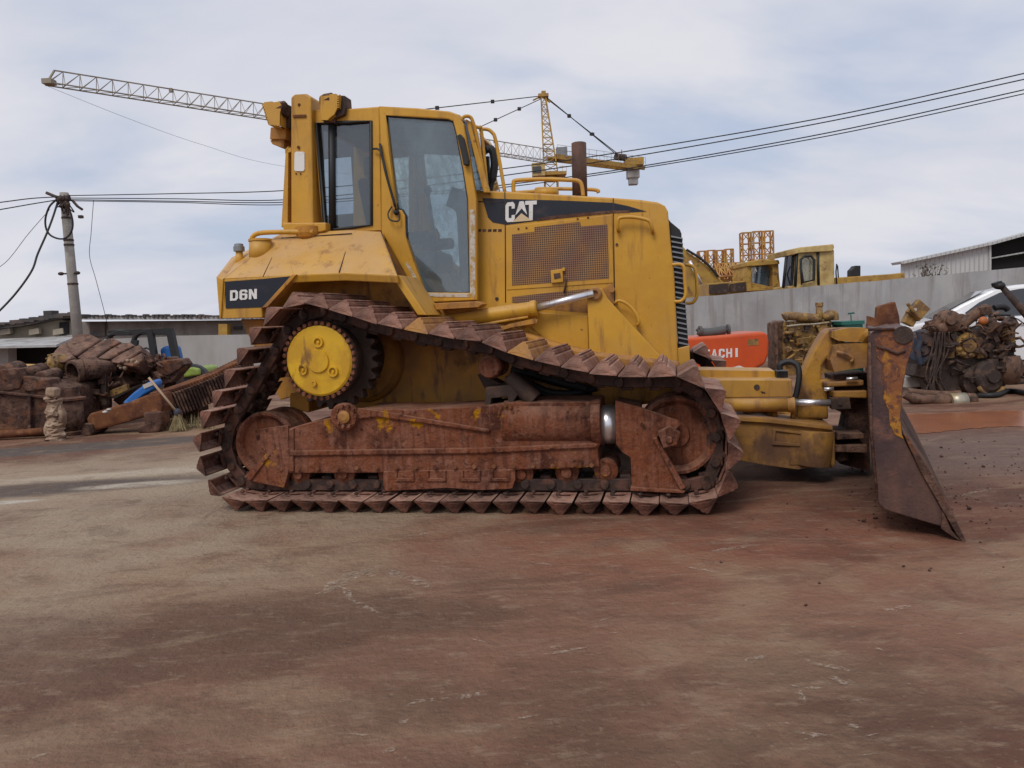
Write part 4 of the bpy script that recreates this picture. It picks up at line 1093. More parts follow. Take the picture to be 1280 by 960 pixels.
M_BGYEL = mat('old_machine_yellow', (.44, .27, .05), .6, layers=[((.30, .16, .05), 2.0, .42, .6, O1, .8), ((.11, .055, .03), 4, .56, .66, O1, .8)], bump=.15, world=True)
M_BGPALE = mat('faded_cab_yellow', (.56, .42, .17), .6, layers=[((.34, .22, .08), 2.0, .42, .6, O1, .8), ((.14, .08, .04), 4, .57, .68, O1, .8)], bump=.1, world=True)
M_ENGY = mat('engine_yellow', (.34, .20, .055), .6, layers=[((.15, .085, .045), 7, .42, .58, O1, .85), ((.04, .026, .02), 10, .54, .64, O1, .85)], bump=.5, world=True)
M_ENGB = mat('oily_engine_brown', (.115, .060, .038), .7, layers=[((.20, .11, .07), 7, .46, .62, O1, .8), ((.016, .012, .011), 9, .5, .62, O1, .85)], bump=.5, world=True)
M_ENGD = mat('oily_engine_dark', (.040, .026, .021), .65, layers=[((.125, .072, .05), 7, .5, .66, O1, .8)], bump=.5, world=True)
M_BLUE = mat('blue_tarp', (.02, .13, .42), .5, layers=[((.25, .35, .5), 8, .6, .7, O1, .8)], world=True)
M_BLUED = mat('dark_blue_paint', (.028, .040, .065), .6, layers=[((.10, .055, .04), 8, .46, .58, O1, .85)], world=True)
M_GREEN = mat('lime_green_panel', (.26, .36, .06), .5, layers=[((.17, .22, .06), 3, .5, .65, O1, .7)], world=True)
M_DGREEN = mat('dark_green_paint', (.012, .10, .075), .5)
M_CLAY = mat('dry_clay', (.36, .25, .17), .9, layers=[((.22, .14, .10), 9, .44, .6, O1, .85), ((.45, .35, .26), 14, .52, .64, O1, .7)], bump=.6, world=True)
M_CARP = mat('white_car_paint', (.72, .73, .75), .25, coat=.6)
M_TIN = mat('white_sheet_metal', (.52, .53, .53), .6, layers=[((.42, .42, .41), 1.2, .45, .65, (5, 5, .1), .6)], world=True)
M_WOOD = mat('bare_wood', (.42, .30, .20), .8)
M_DRYG = mat('dry_grass', (.24, .19, .10), .9)
M_LEAF = mat('scrub_leaf', (.085, .085, .045), .8)
M_PUDDLE = mat('muddy_water', (.30, .115, .055), .22, layers=[((.22, .085, .05), 2, .45, .6, O1, .6)], spec=.22, world=True)
M_PALE = mat('pale_board', (.48, .45, .41), .8, layers=[((.33, .30, .27), 6, .5, .66, O1, .7)], world=True)
M_ALU = mat('scraped_alloy', (.42, .38, .30), .4, .5, layers=[((.30, .2, .08), 8, .45, .6, O1, .8)], world=True)
M_AMBER = mat('amber_cap', (.42, .13, .035), .5)

def corrugate(m, freq, axis='X'):
    nt = m.node_tree; L = nt.links.new; bs = nt.nodes['Principled BSDF']
    g = _n(nt, 'ShaderNodeNewGeometry'); s = _n(nt, 'ShaderNodeSeparateXYZ'); L(g.outputs['Position'], s.inputs[0])
    a = _n(nt, 'ShaderNodeMath', operation='MULTIPLY'); L(s.outputs[axis], a.inputs[0]); a.inputs[1].default_value = freq
    b = _n(nt, 'ShaderNodeMath', operation='SINE'); L(a.outputs[0], b.inputs[0])
    bp = _n(nt, 'ShaderNodeBump', Strength=1.0, Distance=.03); L(b.outputs[0], bp.inputs['Height']); L(bp.outputs[0], bs.inputs['Normal'])
corrugate(M_TIN, 22)

# puddle and scuffs
mb = MB(); rr = random.Random(3)
pc = [(1118,520),(1160,517),(1230,516),(1290,512),(1340,512),(1340,532),(1290,533),(1245,535),(1190,537),(1150,541),(1120,537)]
pts = smooth_path([G(x + rr.uniform(-9, 9), y + rr.uniform(-1.6, 1.6)) for x, y in pc], 7, True)
mb.poly([Vector((p.x + rr.uniform(-.02, .02), p.y + rr.uniform(-.03, .03), .004)) for p in pts])
tag(mb.build('puddle', M_PUDDLE), kind='structure')
def scuff_material():
    m = bpy.data.materials.new('pale_scuff'); m.use_nodes = True; nt = m.node_tree; L = nt.links.new; nt.nodes.clear()
    out = _n(nt, 'ShaderNodeOutputMaterial'); d = _n(nt, 'ShaderNodeBsdfDiffuse', Color=(.50, .41, .33, 1)); t = _n(nt, 'ShaderNodeBsdfTransparent')
    g = _n(nt, 'ShaderNodeNewGeometry'); nz = _n(nt, 'ShaderNodeTexNoise', Scale=34.0, Detail=7.0, Roughness=.8); L(g.outputs['Position'], nz.inputs['Vector'])
    r = _n(nt, 'ShaderNodeMapRange'); r.inputs['From Min'].default_value = .47; r.inputs['From Max'].default_value = .66; r.inputs['To Max'].default_value = .72; L(nz.outputs[0], r.inputs[0])
    x = _n(nt, 'ShaderNodeMixShader'); L(r.outputs[0], x.inputs[0]); L(t.outputs[0], x.inputs[1]); L(d.outputs[0], x.inputs[2]); L(x.outputs[0], out.inputs[0]); return m
mb = MB(); rr = random.Random(11)
SC_ = [(400,744,438,716,16),(412,738,472,708,14),(428,734,440,752,6),(440,752,478,768,6),(430,722,470,712,12),(482,714,512,722,12),(505,720,537,734,14),(455,716,470,722,6),(505,672,540,666,6),(235,684,256,696,7),(676,820,742,808,5),(690,812,700,806,8),
       (510,881,560,874,5),(560,875,608,868,8),(478,942,492,936,10),(500,905,512,896,9),(40,948,58,944,5),(1010,828,1062,840,10),(1035,848,1068,856,14),(985,856,1000,860,3),(1000,864,1005,880,6),(1105,764,1140,758,9),
       (1190,793,1220,794,3),(1095,810,1106,815,5),(1040,920,990,917,6),(905,912,940,918,3),(960,820,930,826,6),(1060,905,1070,912,8),(1240,705,1276,700,4),(860,710,900,716,4),(890,690,935,684,7),(640,700,700,708,3),(60,655,120,648,4),(160,700,190,690,5),(1200,620,1240,612,5),(1110,590,1180,584,4)]
for i in range(40):
    cx_, cy_ = rr.choice([(1030, 850), (700, 770), (470, 730), (1180, 700), (960, 680), (560, 900), (980, 930), (220, 690), (1150, 600), (120, 640), (800, 660)]); x0 = cx_ + rr.gauss(0, 70); y0 = max(570, cy_ + rr.gauss(0, 26)); l_ = rr.uniform(4, 34) * (y0 - 380) / 400; SC_.append((x0, y0, x0 + l_, y0 + rr.uniform(-.25, .25) * l_, rr.uniform(1.0, 3) * (y0 - 380) / 400))
for x0, y0, x1, y1, wpx in SC_:
    a, b = G(x0, y0), G(x1, y1); d = (b - a); n = max(4, int(d.length / .04)); pr = Vector((-d.y, d.x, 0)).normalized()
    Wd = wpx / FPX * a.y * 1.6
    up_, dn_ = [], []
    for i in range(n + 1):
        t = i / n; e = math.sin(math.pi * min(max(t, .04), .96)) ** .5
        c = a + d * t + pr * rr.uniform(-.2, .2) * Wd; c.z = .004
        up_.append(c + pr * Wd * e * rr.uniform(.25, .6)); dn_.append(c - pr * Wd * e * rr.uniform(.25, .6))
    for i in range(n): mb.poly([up_[i], up_[i + 1], dn_[i + 1], dn_[i]])
tag(mb.build('ground_scuffs', scuff_material()), kind='structure')
mb = MB(); rr = random.Random(21)
for i in range(260):
    p = G(rr.uniform(1060, 1310), rr.uniform(550, 665)) if i < 235 else G(rr.uniform(900, 1300), rr.uniform(565, 760))
    r = rr.uniform(.003, .009) if i % 14 or i > 200 else rr.uniform(.010, .018)
    mb.ball((p.x, p.y, r * .5), r, (1, 1, .7), .5, 6, rr)
tag(mb.build('loose_gravel', M_RUSTD, None), 'small dark stones strewn over the reddish yard floor', 'gravel', kind='stuff')

# ---------------------------------------------------------------- wall, warehouse, machines behind it
def Q(px, py, Y): return W(px, py, Y)
wx0, wx1 = gx(780, 20.5), gx(1420, 14.2)
def wallpt(t, h): p = wx0.lerp(wx1, t); return Vector((p.x, p.y, h))
mb = MB()
n = 24; topz = []
for i in range(n + 1):
    t = i / n; p = wallpt(t, 0); px = proj((p.x, p.y, 1.7))[0]
    ty = 372 - (px - 862) * (372 - 334) / (1280 - 862)
    topz.append(W(px, ty, p.y).z + random.uniform(-.012, .012))
front = [wallpt(i / n, topz[i]) for i in range(n + 1)] + [wallpt(1, -.05), wallpt(0, -.05)]
mb.prism(front, [p + Vector((.05, .22, 0)) for p in front])
tag(mb.build('yard_wall', M_CONC, off=wx0), 'long grey rendered wall closing the yard behind the engines and the white car', 'wall')

wh = thing('warehouse', gx(1200, 46), 'white corrugated warehouse with a dark open bay, beyond the yard wall at far right', 'building')
mb = MB(); fslab(mb, [(1128,329),(1238,306),(1238,352),(1128,360)], 46, .2); mb.build('side_wall', M_TIN, wh)
mb = MB(); fslab(mb, [(1126,327),(1240,302.5),(1330,278),(1330,281),(1240,306),(1128,330)], 45.6, 1.2); mb.build('roof', M_TIN, wh)
mb = MB(); fslab(mb, [(1238.5,306.5),(1330,282),(1330,345),(1238.5,352)], 46.6, .3); mb.build('open_bay', M_INK, wh)
mb = MB()
for x in (1238, 1290): fslab(mb, [(x-1.2,306 - (x-1238)*.26),(x+1.2,306 - (x-1238)*.26),(x+1.2,350),(x-1.2,350)], 45.9, .3)
fslab(mb, [(1239,322),(1330,306),(1330,308),(1239,323.5)], 46.2, .2); mb.build('bay_posts', M_TIN, wh)
sh = thing('shrub', gx(1165, 19), 'leggy half bare shrub showing over the yard wall in front of the white warehouse', 'shrub')
mb = MB(); ml = MB(); rr = random.Random(4)
for i in range(26):
    b0 = Q(rr.uniform(1150, 1176), 350, 19); b0.z = 1.0; e = Q(rr.uniform(1146, 1180), rr.uniform(329, 344), 19) + Vector((0, rr.uniform(-.3, .3), 0))
    md = b0.lerp(e, .6) + Vector((rr.uniform(-.1, .1), 0, .05)); mb.tube([b0, md, e], [.012, .008, .004], 4)
    for k in range(10):
        c = md.lerp(e, rr.random()) + Vector((rr.uniform(-.12, .12), rr.uniform(-.12, .12), rr.uniform(-.06, .06))); a = rr.uniform(0, 6.28); s = .05
        ml.poly([c, c + Vector((math.cos(a) * s, .02, math.sin(a) * s)), c + Vector((math.cos(a + .7) * s, -.02, math.sin(a + .7) * s * .8))])
mb.tube([gx(1163, 19), Q(1163, 348, 19)], .03, 6)
mb.build('stem', M_RUSTD, sh); ml.build('foliage', M_LEAF, sh)

def lattice(mb, p0, p1, w, n, r, side=None, tri=False, rd=None):
    p0, p1 = Vector(p0), Vector(p1); ax = (p1 - p0).normalized()
    s = (side if side is not None else ax.orthogonal()).normalized(); s = (s - ax * s.dot(ax)).normalized(); g = ax.cross(s)
    cor = [(-1, -1), (1, -1), (1, 1), (-1, 1)] if not tri else [(-1, -1), (1, -1), (0, 1)]
    P = lambda k, t: p0.lerp(p1, t) + s * cor[k][0] * w / 2 + g * cor[k][1] * w / 2
    m = len(cor); rd = rd or r * .6
    for k in range(m): mb.tube([P(k, 0), P(k, 1)], r, 4)
    for i in range(n):
        for k in range(m):
            a, b = (k, (k + 1) % m) if i % 2 else ((k + 1) % m, k)
            mb.tube([P(a, i / n), P(b, (i + 1) / n)], rd, 4)
            mb.tube([P(k, i / n), P((k + 1) % m, i / n)], rd, 4)
    for k in range(m): mb.tube([P(k, 1), P((k + 1) % m, 1)], rd, 4)
GP = 'tower crane mast sections stored beyond the wall'
cols = [(934.5,291,'left'),(948,289.5,'middle'),(961.5,289,'right')]
for i, (x, y, nm) in enumerate(cols):
    Y = 40; b = gx(x, Y); t = thing('mast_section', b, ['tall orange lattice mast section, leftmost of three behind the small yellow cab', 'tall orange lattice mast section between two others behind the small yellow cab', 'tall orange lattice mast section, rightmost of three behind the small yellow cab'][i], 'crane section', GP)
    mb = MB(); lattice(mb, b, Vector((b.x, b.y, Q(x, y, Y).z)), .46, 9, .05, Vector((1, 0, 0)), rd=.03); mb.build('lattice', M_LAT, t)
for i, (x, y) in enumerate([(870,318),(880,314),(891,313),(902,313),(913,311.5)]):
    Y = 42; b = gx(x, Y); t = thing('mast_section', b, ['short orange lattice mast section nearest the black grille, first of the row of five', 'short orange lattice mast section, second of the row of five from the bulldozer grille', 'short orange lattice mast section in the middle of the row of five', 'short orange lattice mast section, fourth of the row of five from the bulldozer grille', 'short orange lattice mast section, last of the five and farthest from the grille'][i], 'crane section', GP)
    mb = MB(); lattice(mb, b, Vector((b.x, b.y, Q(x, y, Y).z)), .40, 8, .055, Vector((1, 0, 0)), rd=.03); mb.build('lattice', M_LAT, t)
t = thing('mast_section', gx(905, 38), 'yellow lattice mast section lying flat across the others behind the excavator boom', 'crane section', GP)
mb = MB(); lattice(mb, Q(886, 347, 38), Q(934, 343, 38), .6, 10, .055, rd=.035); lattice(mb, Q(893, 338, 38.8), Q(925, 337, 38.8), .5, 7, .05, rd=.035); mb.build('lattice', M_LAT, t)

xb = thing('excavator_boom', gx(880, 27), 'bent yellow excavator boom behind the wall beside the bulldozer grille', 'excavator boom')
mb = MB(); fslab(mb, [(852,306),(860,315),(872,323),(886,334),(899,348),(905,353),(886,362),(872,385),(852,385),(850,340)], 27, .6); mb.build('boom', M_BGYEL, xb, bevel=.03)
mb = MB(); mb.cyl(Q(862, 326, 26.8), Q(880, 362, 26.8), .06); mb.build('piston_rod', M_CHROME, xb)
mb = MB(); mb.tube(smooth_path([Q(858, 312, 26.9), Q(874, 322, 26.9), Q(886, 332, 26.9), Q(898, 346, 26.9)]), .045, 6); mb.build('hose', M_BLK, xb)

def window_box(root, name, mt, outer, inner, Y, d):
    mb = MB(); n = len(outer)
    for i in range(n):
        j = (i + 1) % n; fslab(mb, [outer[i], outer[j], inner[j], inner[i]], Y, d)
    return mb.build(name, mt, root, bevel=.02)
ld = thing('wheel_loader', gx(952, 24), 'small ochre yellow cab machine with its engine deck to the left, behind the wall', 'wheel loader')
window_box(ld, 'cab', M_BGYEL, [(935,328),(952,325.5),(973,326),(974,345),(976,362),(934,364),(933,345)], [(939,336),(942,332),(963,331),(966,336),(966,358),(940,360),(939,345)], 24, 1.5)
mb = MB(); fslab(mb, [(939,336),(942,332),(963,331),(966,336),(966,358),(940,360)], 24.3, .03); mb.build('cab_glass', M_GLASS, ld)
mb = MB(); fslab(mb, [(934,327),(952,324),(974,325),(975,330),(934,333)], 23.9, 1.8); mb.build('cab_roof', M_BGYEL, ld, bevel=.03)
mb = MB(); fslab(mb, [(944,340),(962,339),(962,341),(946,342)], 24.4, .05); mb.box(Q(955, 356, 25), (.5, .6, .8)); mb.build('seat', M_SEAT, ld)
mb = MB(); fslab(mb, [(886,354),(930,351),(976,361),(976,400),(886,402)], 24.2, 1.6); mb.build('deck', M_BGYEL, ld, bevel=.02)
mb = MB(); fslab(mb, [(887,356),(911,354),(911,366),(887,367)], 24.05, .1); fslab(mb, [(913,355),(933,352),(933,364),(913,365)], 24.08, .1); mb.build('engine_cover', M_ENGD, ld)
for xx in (905, 962):
    c = gx(xx, 24.1); mb = MB(); mb.cyl(c + Vector((0, 0, .6)), c + Vector((0, .5, .6)), .6, n=24); mb.build('wheel', M_BLK, ld)
cc = thing('mobile_crane', gx(1015, 23), 'tall faded yellow cab machine with a long yellow boom lying along the wall top', 'mobile crane')
window_box(cc, 'cab', M_BGPALE, [(995,315),(1008,313),(1021,312),(1023,335),(1024,360),(992,362),(994,340)], [(1001,324),(1006,320),(1014,320),(1017,324),(1017,350),(1004,353),(1001,335)], 23, .12)
mb = MB(); fslab(mb, [(1024,313),(1043,312),(1044,400),(1023,400)], 23, 1.5); fslab(mb, [(978,358),(1044,354),(1044,400),(978,402)], 23.1, 1.5); mb.build('body', M_BGPALE, cc, bevel=.03)
mb = MB(); fslab(mb, [(982,313),(1000,309),(1042,305),(1043,310),(1040,314),(1000,316),(984,320)], 22.9, 1.7); mb.build('cab_roof', M_BGPALE, cc, bevel=.02)
mb = MB(); fslab(mb, [(1001,324),(1006,320),(1014,320),(1017,324),(1017,350),(1004,353)], 23.05, .02); mb.build('door_glass', M_GLASSF, cc)
mb = MB(); fslab(mb, [(984,321),(995,318),(993,358),(980,359)], 23.15, .03); mb.build('windscreen', M_CARGL, cc)
mb = MB()
for a, b in (((983,320),(979,360)), ((996,317),(994,358)), ((1022,315),(1023,356))): mb.tube([Q(*a, 23), Q(*b, 23)], .045, 6)
mb.tube([Q(1018, 325, 22.9), Q(1017, 350, 22.9), Q(1004, 353, 22.9), Q(1001, 336, 22.9), Q(1001, 324, 22.9), Q(1006, 320, 22.9), Q(1014, 320, 22.9)], .04, 6, closed=True); mb.build('cab_pillars', M_BLK, cc)
mb = MB(); fslab(mb, [(1044,347),(1060,346),(1112,342.5),(1131,340.5),(1132,352),(1044,357)], 23.4, .8); mb.build('boom', M_BGYEL, cc, bevel=.03)
mb = MB(); fslab(mb, [(1064,338),(1068,334),(1069,332),(1076,332),(1076,345),(1064,346)], 23.6, .3); mb.build('exhaust', M_BLK, cc, bevel=.02)
mb = MB()
for x in (1001, 1045): mb.tube([Q(x + 1, 330, 22.7), Q(x, 340, 22.6), Q(x + 1, 356, 22.7)], .022, 5)
mb.tube([Q(1045, 332, 22.9), Q(1047, 332, 22.9), Q(1048, 347, 22.9)], .02, 5); mb.build('grab_rail', M_BLK, cc)
for xx in (1000, 1090):
    c = gx(xx, 23.0); mb = MB(); mb.cyl(c + Vector((0, 0, .6)), c + Vector((0, .5, .6)), .6, n=24); mb.build('wheel', M_BLK, cc)

# ---------------------------------------------------------------- tower crane
YM, YT = 90.0, 56.0
tc = thing('tower_crane', gx(690, YM), 'yellow hammerhead tower crane whose long lattice jib sweeps left above the cab', 'tower crane')
def jibpt(px, py_m, t): return None
J0, J1 = Q(688, 203, YM), Q(58, 104.5, YT)
H0, H1 = Q(688, 187, YM), Q(68, 88, YT + .5)
dj = (J1 - J0).normalized(); sj = dj.cross(Vector((0, 0, 1))).normalized()
mb = MB(); n = 46
def chord(t, k):
    if k == 2: return H0.lerp(H1, t)
    wv = .62 * (1 - .3 * t)
    return J0.lerp(J1, t) + sj * wv * (1 if k else -1)
for k in range(3): mb.tube([chord(0, k), chord(1, k)], .055, 4)
for i in range(n):
    a, b = i / n, (i + 1) / n; md = (a + b) / 2
    for k in (0, 1): mb.tube([chord(a, k), chord(md, 2)], .026, 4); mb.tube([chord(md, 2), chord(b, k)], .026, 4)
    mb.tube([chord(a, 0), chord(b, 1)], .026, 4); mb.tube([chord(a, 0), chord(a, 1)], .026, 4)
for t in (.17, .30, .40, .55, .68, .84): mb.box(chord(t, 2) + Vector((0, 0, -.1)), (.25, .25, .3))
mb.box(J1 + Vector((.2, 0, .1)), (.7, .7, .35)); mb.tube([J1, H1], .08, 4)
mb.build('jib', M_JIB, tc)
mb = MB(); c0, c1 = Q(690, 197, YM), Q(800, 211, YM + 11)
dc = (c1 - c0).normalized(); sc_ = dc.cross(Vector((0, 0, 1))).normalized()
for s in (-.7, .7): mb.box((c0 + c1) / 2 + sc_ * s, (.25, (c1 - c0).length, .55), Matrix((sc_, dc, sc_.cross(dc))).transposed())
for i in range(9): mb.tube([c0.lerp(c1, i / 8) - sc_ * .7, c0.lerp(c1, i / 8) + sc_ * .7], .1, 4)
mb.build('counter_jib', M_CRANE, tc)
mb = MB()
for i in range(13):
    p = c0.lerp(c1, i / 12)
    for s in (-.95, .95): mb.tube([p + sc_ * s, p + sc_ * s + Vector((0, 0, 1.3))], .028, 4)
for s in (-.95, .95):
    for h in (.7, 1.3): mb.tube([c0 + sc_ * s + Vector((0, 0, h)), c1 + sc_ * s + Vector((0, 0, h))], .022, 4)
mb.build('walkway_rail', M_JIB, tc)
mb = MB(); p = Q(791, 214, YM + 10.5); mb.box(p, (1.6, 1.4, 1.9)); mb.box(p + Vector((0, 0, -1.3)), (1.2, 1.0, 1.0)); mb.build('counterweight', M_LOWW, tc, bevel=.1)
mb = MB(); mb.box(Q(792, 203, YM + 10), (2.4, 1.8, .9)); mb.tube([Q(777, 200, YM + 9), Q(777, 187, YM + 9)], .08, 4); mb.build('platform', M_CRANE, tc)
mb = MB(); mb.cyl(Q(770, 196, YM + 8.6), Q(781, 197, YM + 9.4), .45, n=14); mb.build('winch', M_ENGD, tc)
mb = MB(); mb.box(Q(702, 191.5, YM + 1), (1.3, 1.2, 1.2)); mb.build('control_cabinet', M_GREY, tc)
mb = MB(); ap = Q(677, 121, YM)
base = [Q(680, 214, YM - .7), Q(697, 214, YM - .7), Q(697, 214, YM + .7), Q(680, 214, YM + .7)]; topq = [ap + Vector((a, b, 0)) for a, b in ((-.05, -.3), (.45, -.3), (.45, .3), (-.05, .3))]
for k in range(4): mb.tube([base[k], topq[k]], .10, 4)
for i in range(11):
    t0, t1 = i / 11, (i + 1) / 11
    for k in range(4):
        j = (k + 1) % 4; a, b = (k, j) if i % 2 else (j, k)
        mb.tube([base[a].lerp(topq[a], t0), base[b].lerp(topq[b], t1)], .05, 4); mb.tube([base[k].lerp(topq[k], t0), base[j].lerp(topq[j], t0)], .045, 4)
mb.box(ap + Vector((.2, 0, .1)), (1.2, .9, .35)); mb.box(ap + Vector((.25, 0, .35)), (.5, .6, .5)); mb.box(Q(671, 123, YM), (1.0, .25, .12), Matrix.Rotation(-.4, 3, 'Y')); mb.box(Q(683, 124, YM), (1.1, .25, .2), Matrix.Rotation(.7, 3, 'Y'))
mb.build('tower_head', M_CRANE, tc)
mb = MB(); mb.box(Q(673, 213, YM - 1), (1.5, 1.4, 1.5)); mb.build('operator_cab', M_BGPALE, tc, bevel=.05); mb = MB(); mb.box(Q(671, 212, YM - 1.75), (1.0, .1, .7)); mb.build('cab_window', M_CARGL, tc)
mb = MB(); mb.box(Q(688, 219, YM), (3.6, 2.6, .35)); mb.cyl(Q(688, 221, YM), Q(688, 226, YM), .9, n=16)
for x in (667, 672, 703, 708): mb.tube([Q(x, 219, YM - 1.2), Q(x, 207, YM - 1.2)], .03, 4)
mb.tube([Q(664, 208, YM - 1.2), Q(672, 208, YM - 1.2)], .03, 4); mb.tube([Q(699, 208, YM - 1.2), Q(710, 208, YM - 1.2)], .03, 4)
mb.build('slewing_ring', M_CRANE, tc)
mb = MB(); gb = gx(692, YM); lattice(mb, gb, Vector((Q(689, 226, YM).x, YM, Q(689, 226, YM).z)), 1.5, 14, .11, Vector((1, 0, 0))); mb.build('mast', M_CRANE, tc)
mb = MB()
tl = ap + Vector((0, 0, .1)); jt1, jt2 = chord(.52, 2), chord(.26, 2)
for a, b in ((tl, jt1), (tl + Vector((0, 0, -.3)), jt2), (tl + Vector((.4, .5, 0)), Q(777, 196, YM + 9)), (tl + Vector((.4, -.5, -.2)), Q(774, 196, YM + 8))):
    mb.tube([a, b], .055, 4)
    for t in (.3, .6): mb.box(a.lerp(b, t), (.4, .4, .3))
mb.build('pendant_bars', M_WIRE, tc)

# ---------------------------------------------------------------- utility pole and its lines
YP = 16.5
pb = gx(105, YP)
up_ = thing('utility_pole', pb, 'leaning weathered concrete pole with a tangle of cables at its top', 'utility pole')
pt = Q(80, 241, YP)
mb = MB(); mb.cyl(pb, pt, .118, .088, n=16); sh_ = mb.build('shaft', M_POLE, up_)
mb = MB()
for y in (300, 306, 355, 272):
    c = pb.lerp(pt, 0); k = (Q(90, y, YP).z - pb.z) / (pt.z - pb.z); c = pb.lerp(pt, k); mb.lathe(c, pt - pb, [(-.02, .128 - .03 * k), (.02, .128 - .03 * k)], 14)
for y, dx in ((342, 10), (342, -10)):
    k = (Q(90, y, YP).z - pb.z) / (pt.z - pb.z); c = pb.lerp(pt, k); e = c + Vector((dx / FPX * YP, -.1, 0)); mb.tube([c, e], .018, 6); mb.ball(e, .05, (1.3, 1, .8))
mb.build('clamps', M_ENGD, up_)
mb = MB(); mb.tube([Q(58, 241, YP - .15), Q(70, 246, YP - .15), Q(82, 249, YP - .15)], .035, 6); mb.tube([Q(90, 250, YP - .15), Q(97, 258, YP - .15), Q(103, 262, YP - .15)], .03, 6); mb.box(Q(101, 271, YP - .2), (.08, .08, .06))
rr = random.Random(8)
for i in range(12):
    c = Q(80 + rr.uniform(-8, 8), 249 + rr.uniform(-6, 9), YP - .2); mb.ball(c, rr.uniform(.035, .075), (1, 1, 1), .3, 8, rr)
for i in range(7):
    a = Q(78 + rr.uniform(-9, 9), 246, YP - .22); b = Q(80 + rr.uniform(-14, 14), 262 + rr.uniform(-5, 8), YP - .22); c = Q(80 + rr.uniform(-8, 8), 254, YP - .3); mb.tube(smooth_path([a, b, c]), .014, 5)
mb.build('cable_fittings', M_ENGD, up_)
mb = MB(); pts = [(70,250),(62,258),(57,272),(57.5,285),(63,294),(74,298.5),(83,297),(89,290),(91,280),(89,268),(84,256)]
mb.tube(smooth_path([Q(x, y, YP - .25) for x, y in pts]), .02, 6)
tag(mb.build('cable_coil', M_WIRE, off=Q(75, 275, YP)), 'loose black cable loop hanging from the top of the concrete pole', 'cable')
def wire(name, pts, r, lab, cat='cable', grp=None, n=10):
    mb = MB(); P = [Q(*p) for p in pts]; mb.tube(smooth_path(P, n), r, 5)
    return tag(mb.build(name, M_WIRE, off=P[0]), lab, cat, grp)
GW = 'overhead lines strung from the pole'
wire('power_line', [(84,244.5,16.4),(220,242,15.9),(350,238.5,15.4),(500,226,14.8),(640,209.5,14.2),(800,186.5,13.6),(1040,145,12.8),(1290,89.5,12)], .010, 'uppermost black line running from the pole to the top right of the sky', grp=GW)
wire('power_line', [(86,247.5,16.5),(220,248.5,16.0),(350,250,15.5),(500,236,14.9),(640,218,14.3),(800,194,13.7),(1040,151,12.9),(1290,97,12.1)], .010, 'second overhead line from the top, just beneath the uppermost one', grp=GW)
wire('power_line', [(87,249.5,16.6),(220,251.5,16.1),(350,253,15.6),(500,243,15.0),(640,230,14.4),(800,208,13.8),(1040,165,13.0),(1290,110,12.2)], .010, 'third overhead line from the top, upper one of the close lower pair', grp=GW)
wire('power_line', [(87,251,16.7),(220,253,16.2),(350,256,15.7),(500,246,15.1),(640,233,14.5),(800,210.5,13.9),(1040,169,13.1),(1290,115,12.3)], .009, 'lowest overhead line, nearly touching the one above it at the right', grp=GW)
wire('power_line', [(76,246,16.4),(40,248,15.6),(0,253,15),(-60,260,14)], .011, 'upper line leaving the pole towards the left edge', grp=GW)
wire('power_line', [(74,249.5,16.4),(40,255,15.6),(0,262,15),(-60,272,14)], .011, 'lower line leaving the pole towards the left edge', grp=GW)
wire('drop_cable', [(73,250,16.3),(66,272,16),(58,293,15.8),(47,318,15.6),(40,338,15.4),(22,364,15.2),(0,388,15),(-30,415,14.6)], .021, 'thick black service cable dropping from the pole to the left edge', grp=GW)
wire('drop_cable', [(62,262,16.4),(35,293,16),(8,327,15.6),(-20,345,15.2)], .006, 'thin grey stay wire slanting down left behind the thick service cable', grp=GW)
wire('drop_cable', [(117,250,16.4),(114,290,16.4),(112,320,16.4),(120,350,16.4),(131,392,16.6),(135,412,16.8)], .006, 'thin frayed wire dangling to the right of the pole', grp=GW)
wire('hoist_rope', [(60,108,56),(160,148,60),(250,180,66),(350,207,74),(520,226,84),(640,240,92)], .012, 'faint thin rope falling from the crane jib tip behind the cab', 'rope')

# ---------------------------------------------------------------- sheds at the left
sb = thing('long_shed', gx(230, 23), 'long low grey shed with a corrugated roof edge behind the rusty track frames', 'shed')
mb = MB(); fslab(mb, [(98,402),(420,399),(420,470),(98,470)], 23, .3); mb.build('wall', M_SHEDW, sb)
mb = MB(); fslab(mb, [(94,395.5),(250,396.2),(430,397),(430,400),(94,399.5)], 22.5, 6); mb.build('roof', M_ROOF, sb)
mb = MB(); rr = random.Random(2)
for i in range(60):
    x = 98 + i * 5.3 + rr.uniform(-1, 1); p = Q(x, 395.2, 22.6); mb.box(p, (.07, .3, rr.uniform(.03, .12)))
mb.build('roof_ribs', M_ROOFD, sb)
mb = MB(); fslab(mb, [(112,402),(131,402),(131,420),(112,421)], 22.9, .1); mb.build('shutter', M_ROOFD, sb)
mb = MB(); fslab(mb, [(292,408),(302,407.5),(302,412),(292,412)], 22.9, .08); mb.build('vent', M_ROOFD, sb)
mb = MB(); fslab(mb, [(273,405),(284,405),(284,421),(273,421)], 22.5, .3); mb.build('post', M_BGYEL, sb)
lw = MB(); fslab(lw, [(130,424),(205,421),(212,420),(420,416.5),(420,480),(130,480)], 18, .2)
tag(lw.build('boundary_wall', M_LOWW, off=gx(250, 18)), 'pale low concrete wall in front of the long shed, left of the bulldozer', 'wall')
sa = thing('gable_shed', gx(40, 18.5), 'beige shed with a sloping ragged roof and a pale corrugated awning at far left', 'shed')
mb = MB(); fslab(mb, [(-80,420),(0,413),(20,409),(68,399),(78,400),(84,402),(84,475),(-80,475)], 18.5, .5); mb.build('wall', M_BEIGE, sa)
mb = MB(); fslab(mb, [(-80,412),(0,406),(30,401),(66,394),(86,392.5),(86,397),(70,399),(30,407),(0,411),(-80,418)], 18.2, .9)
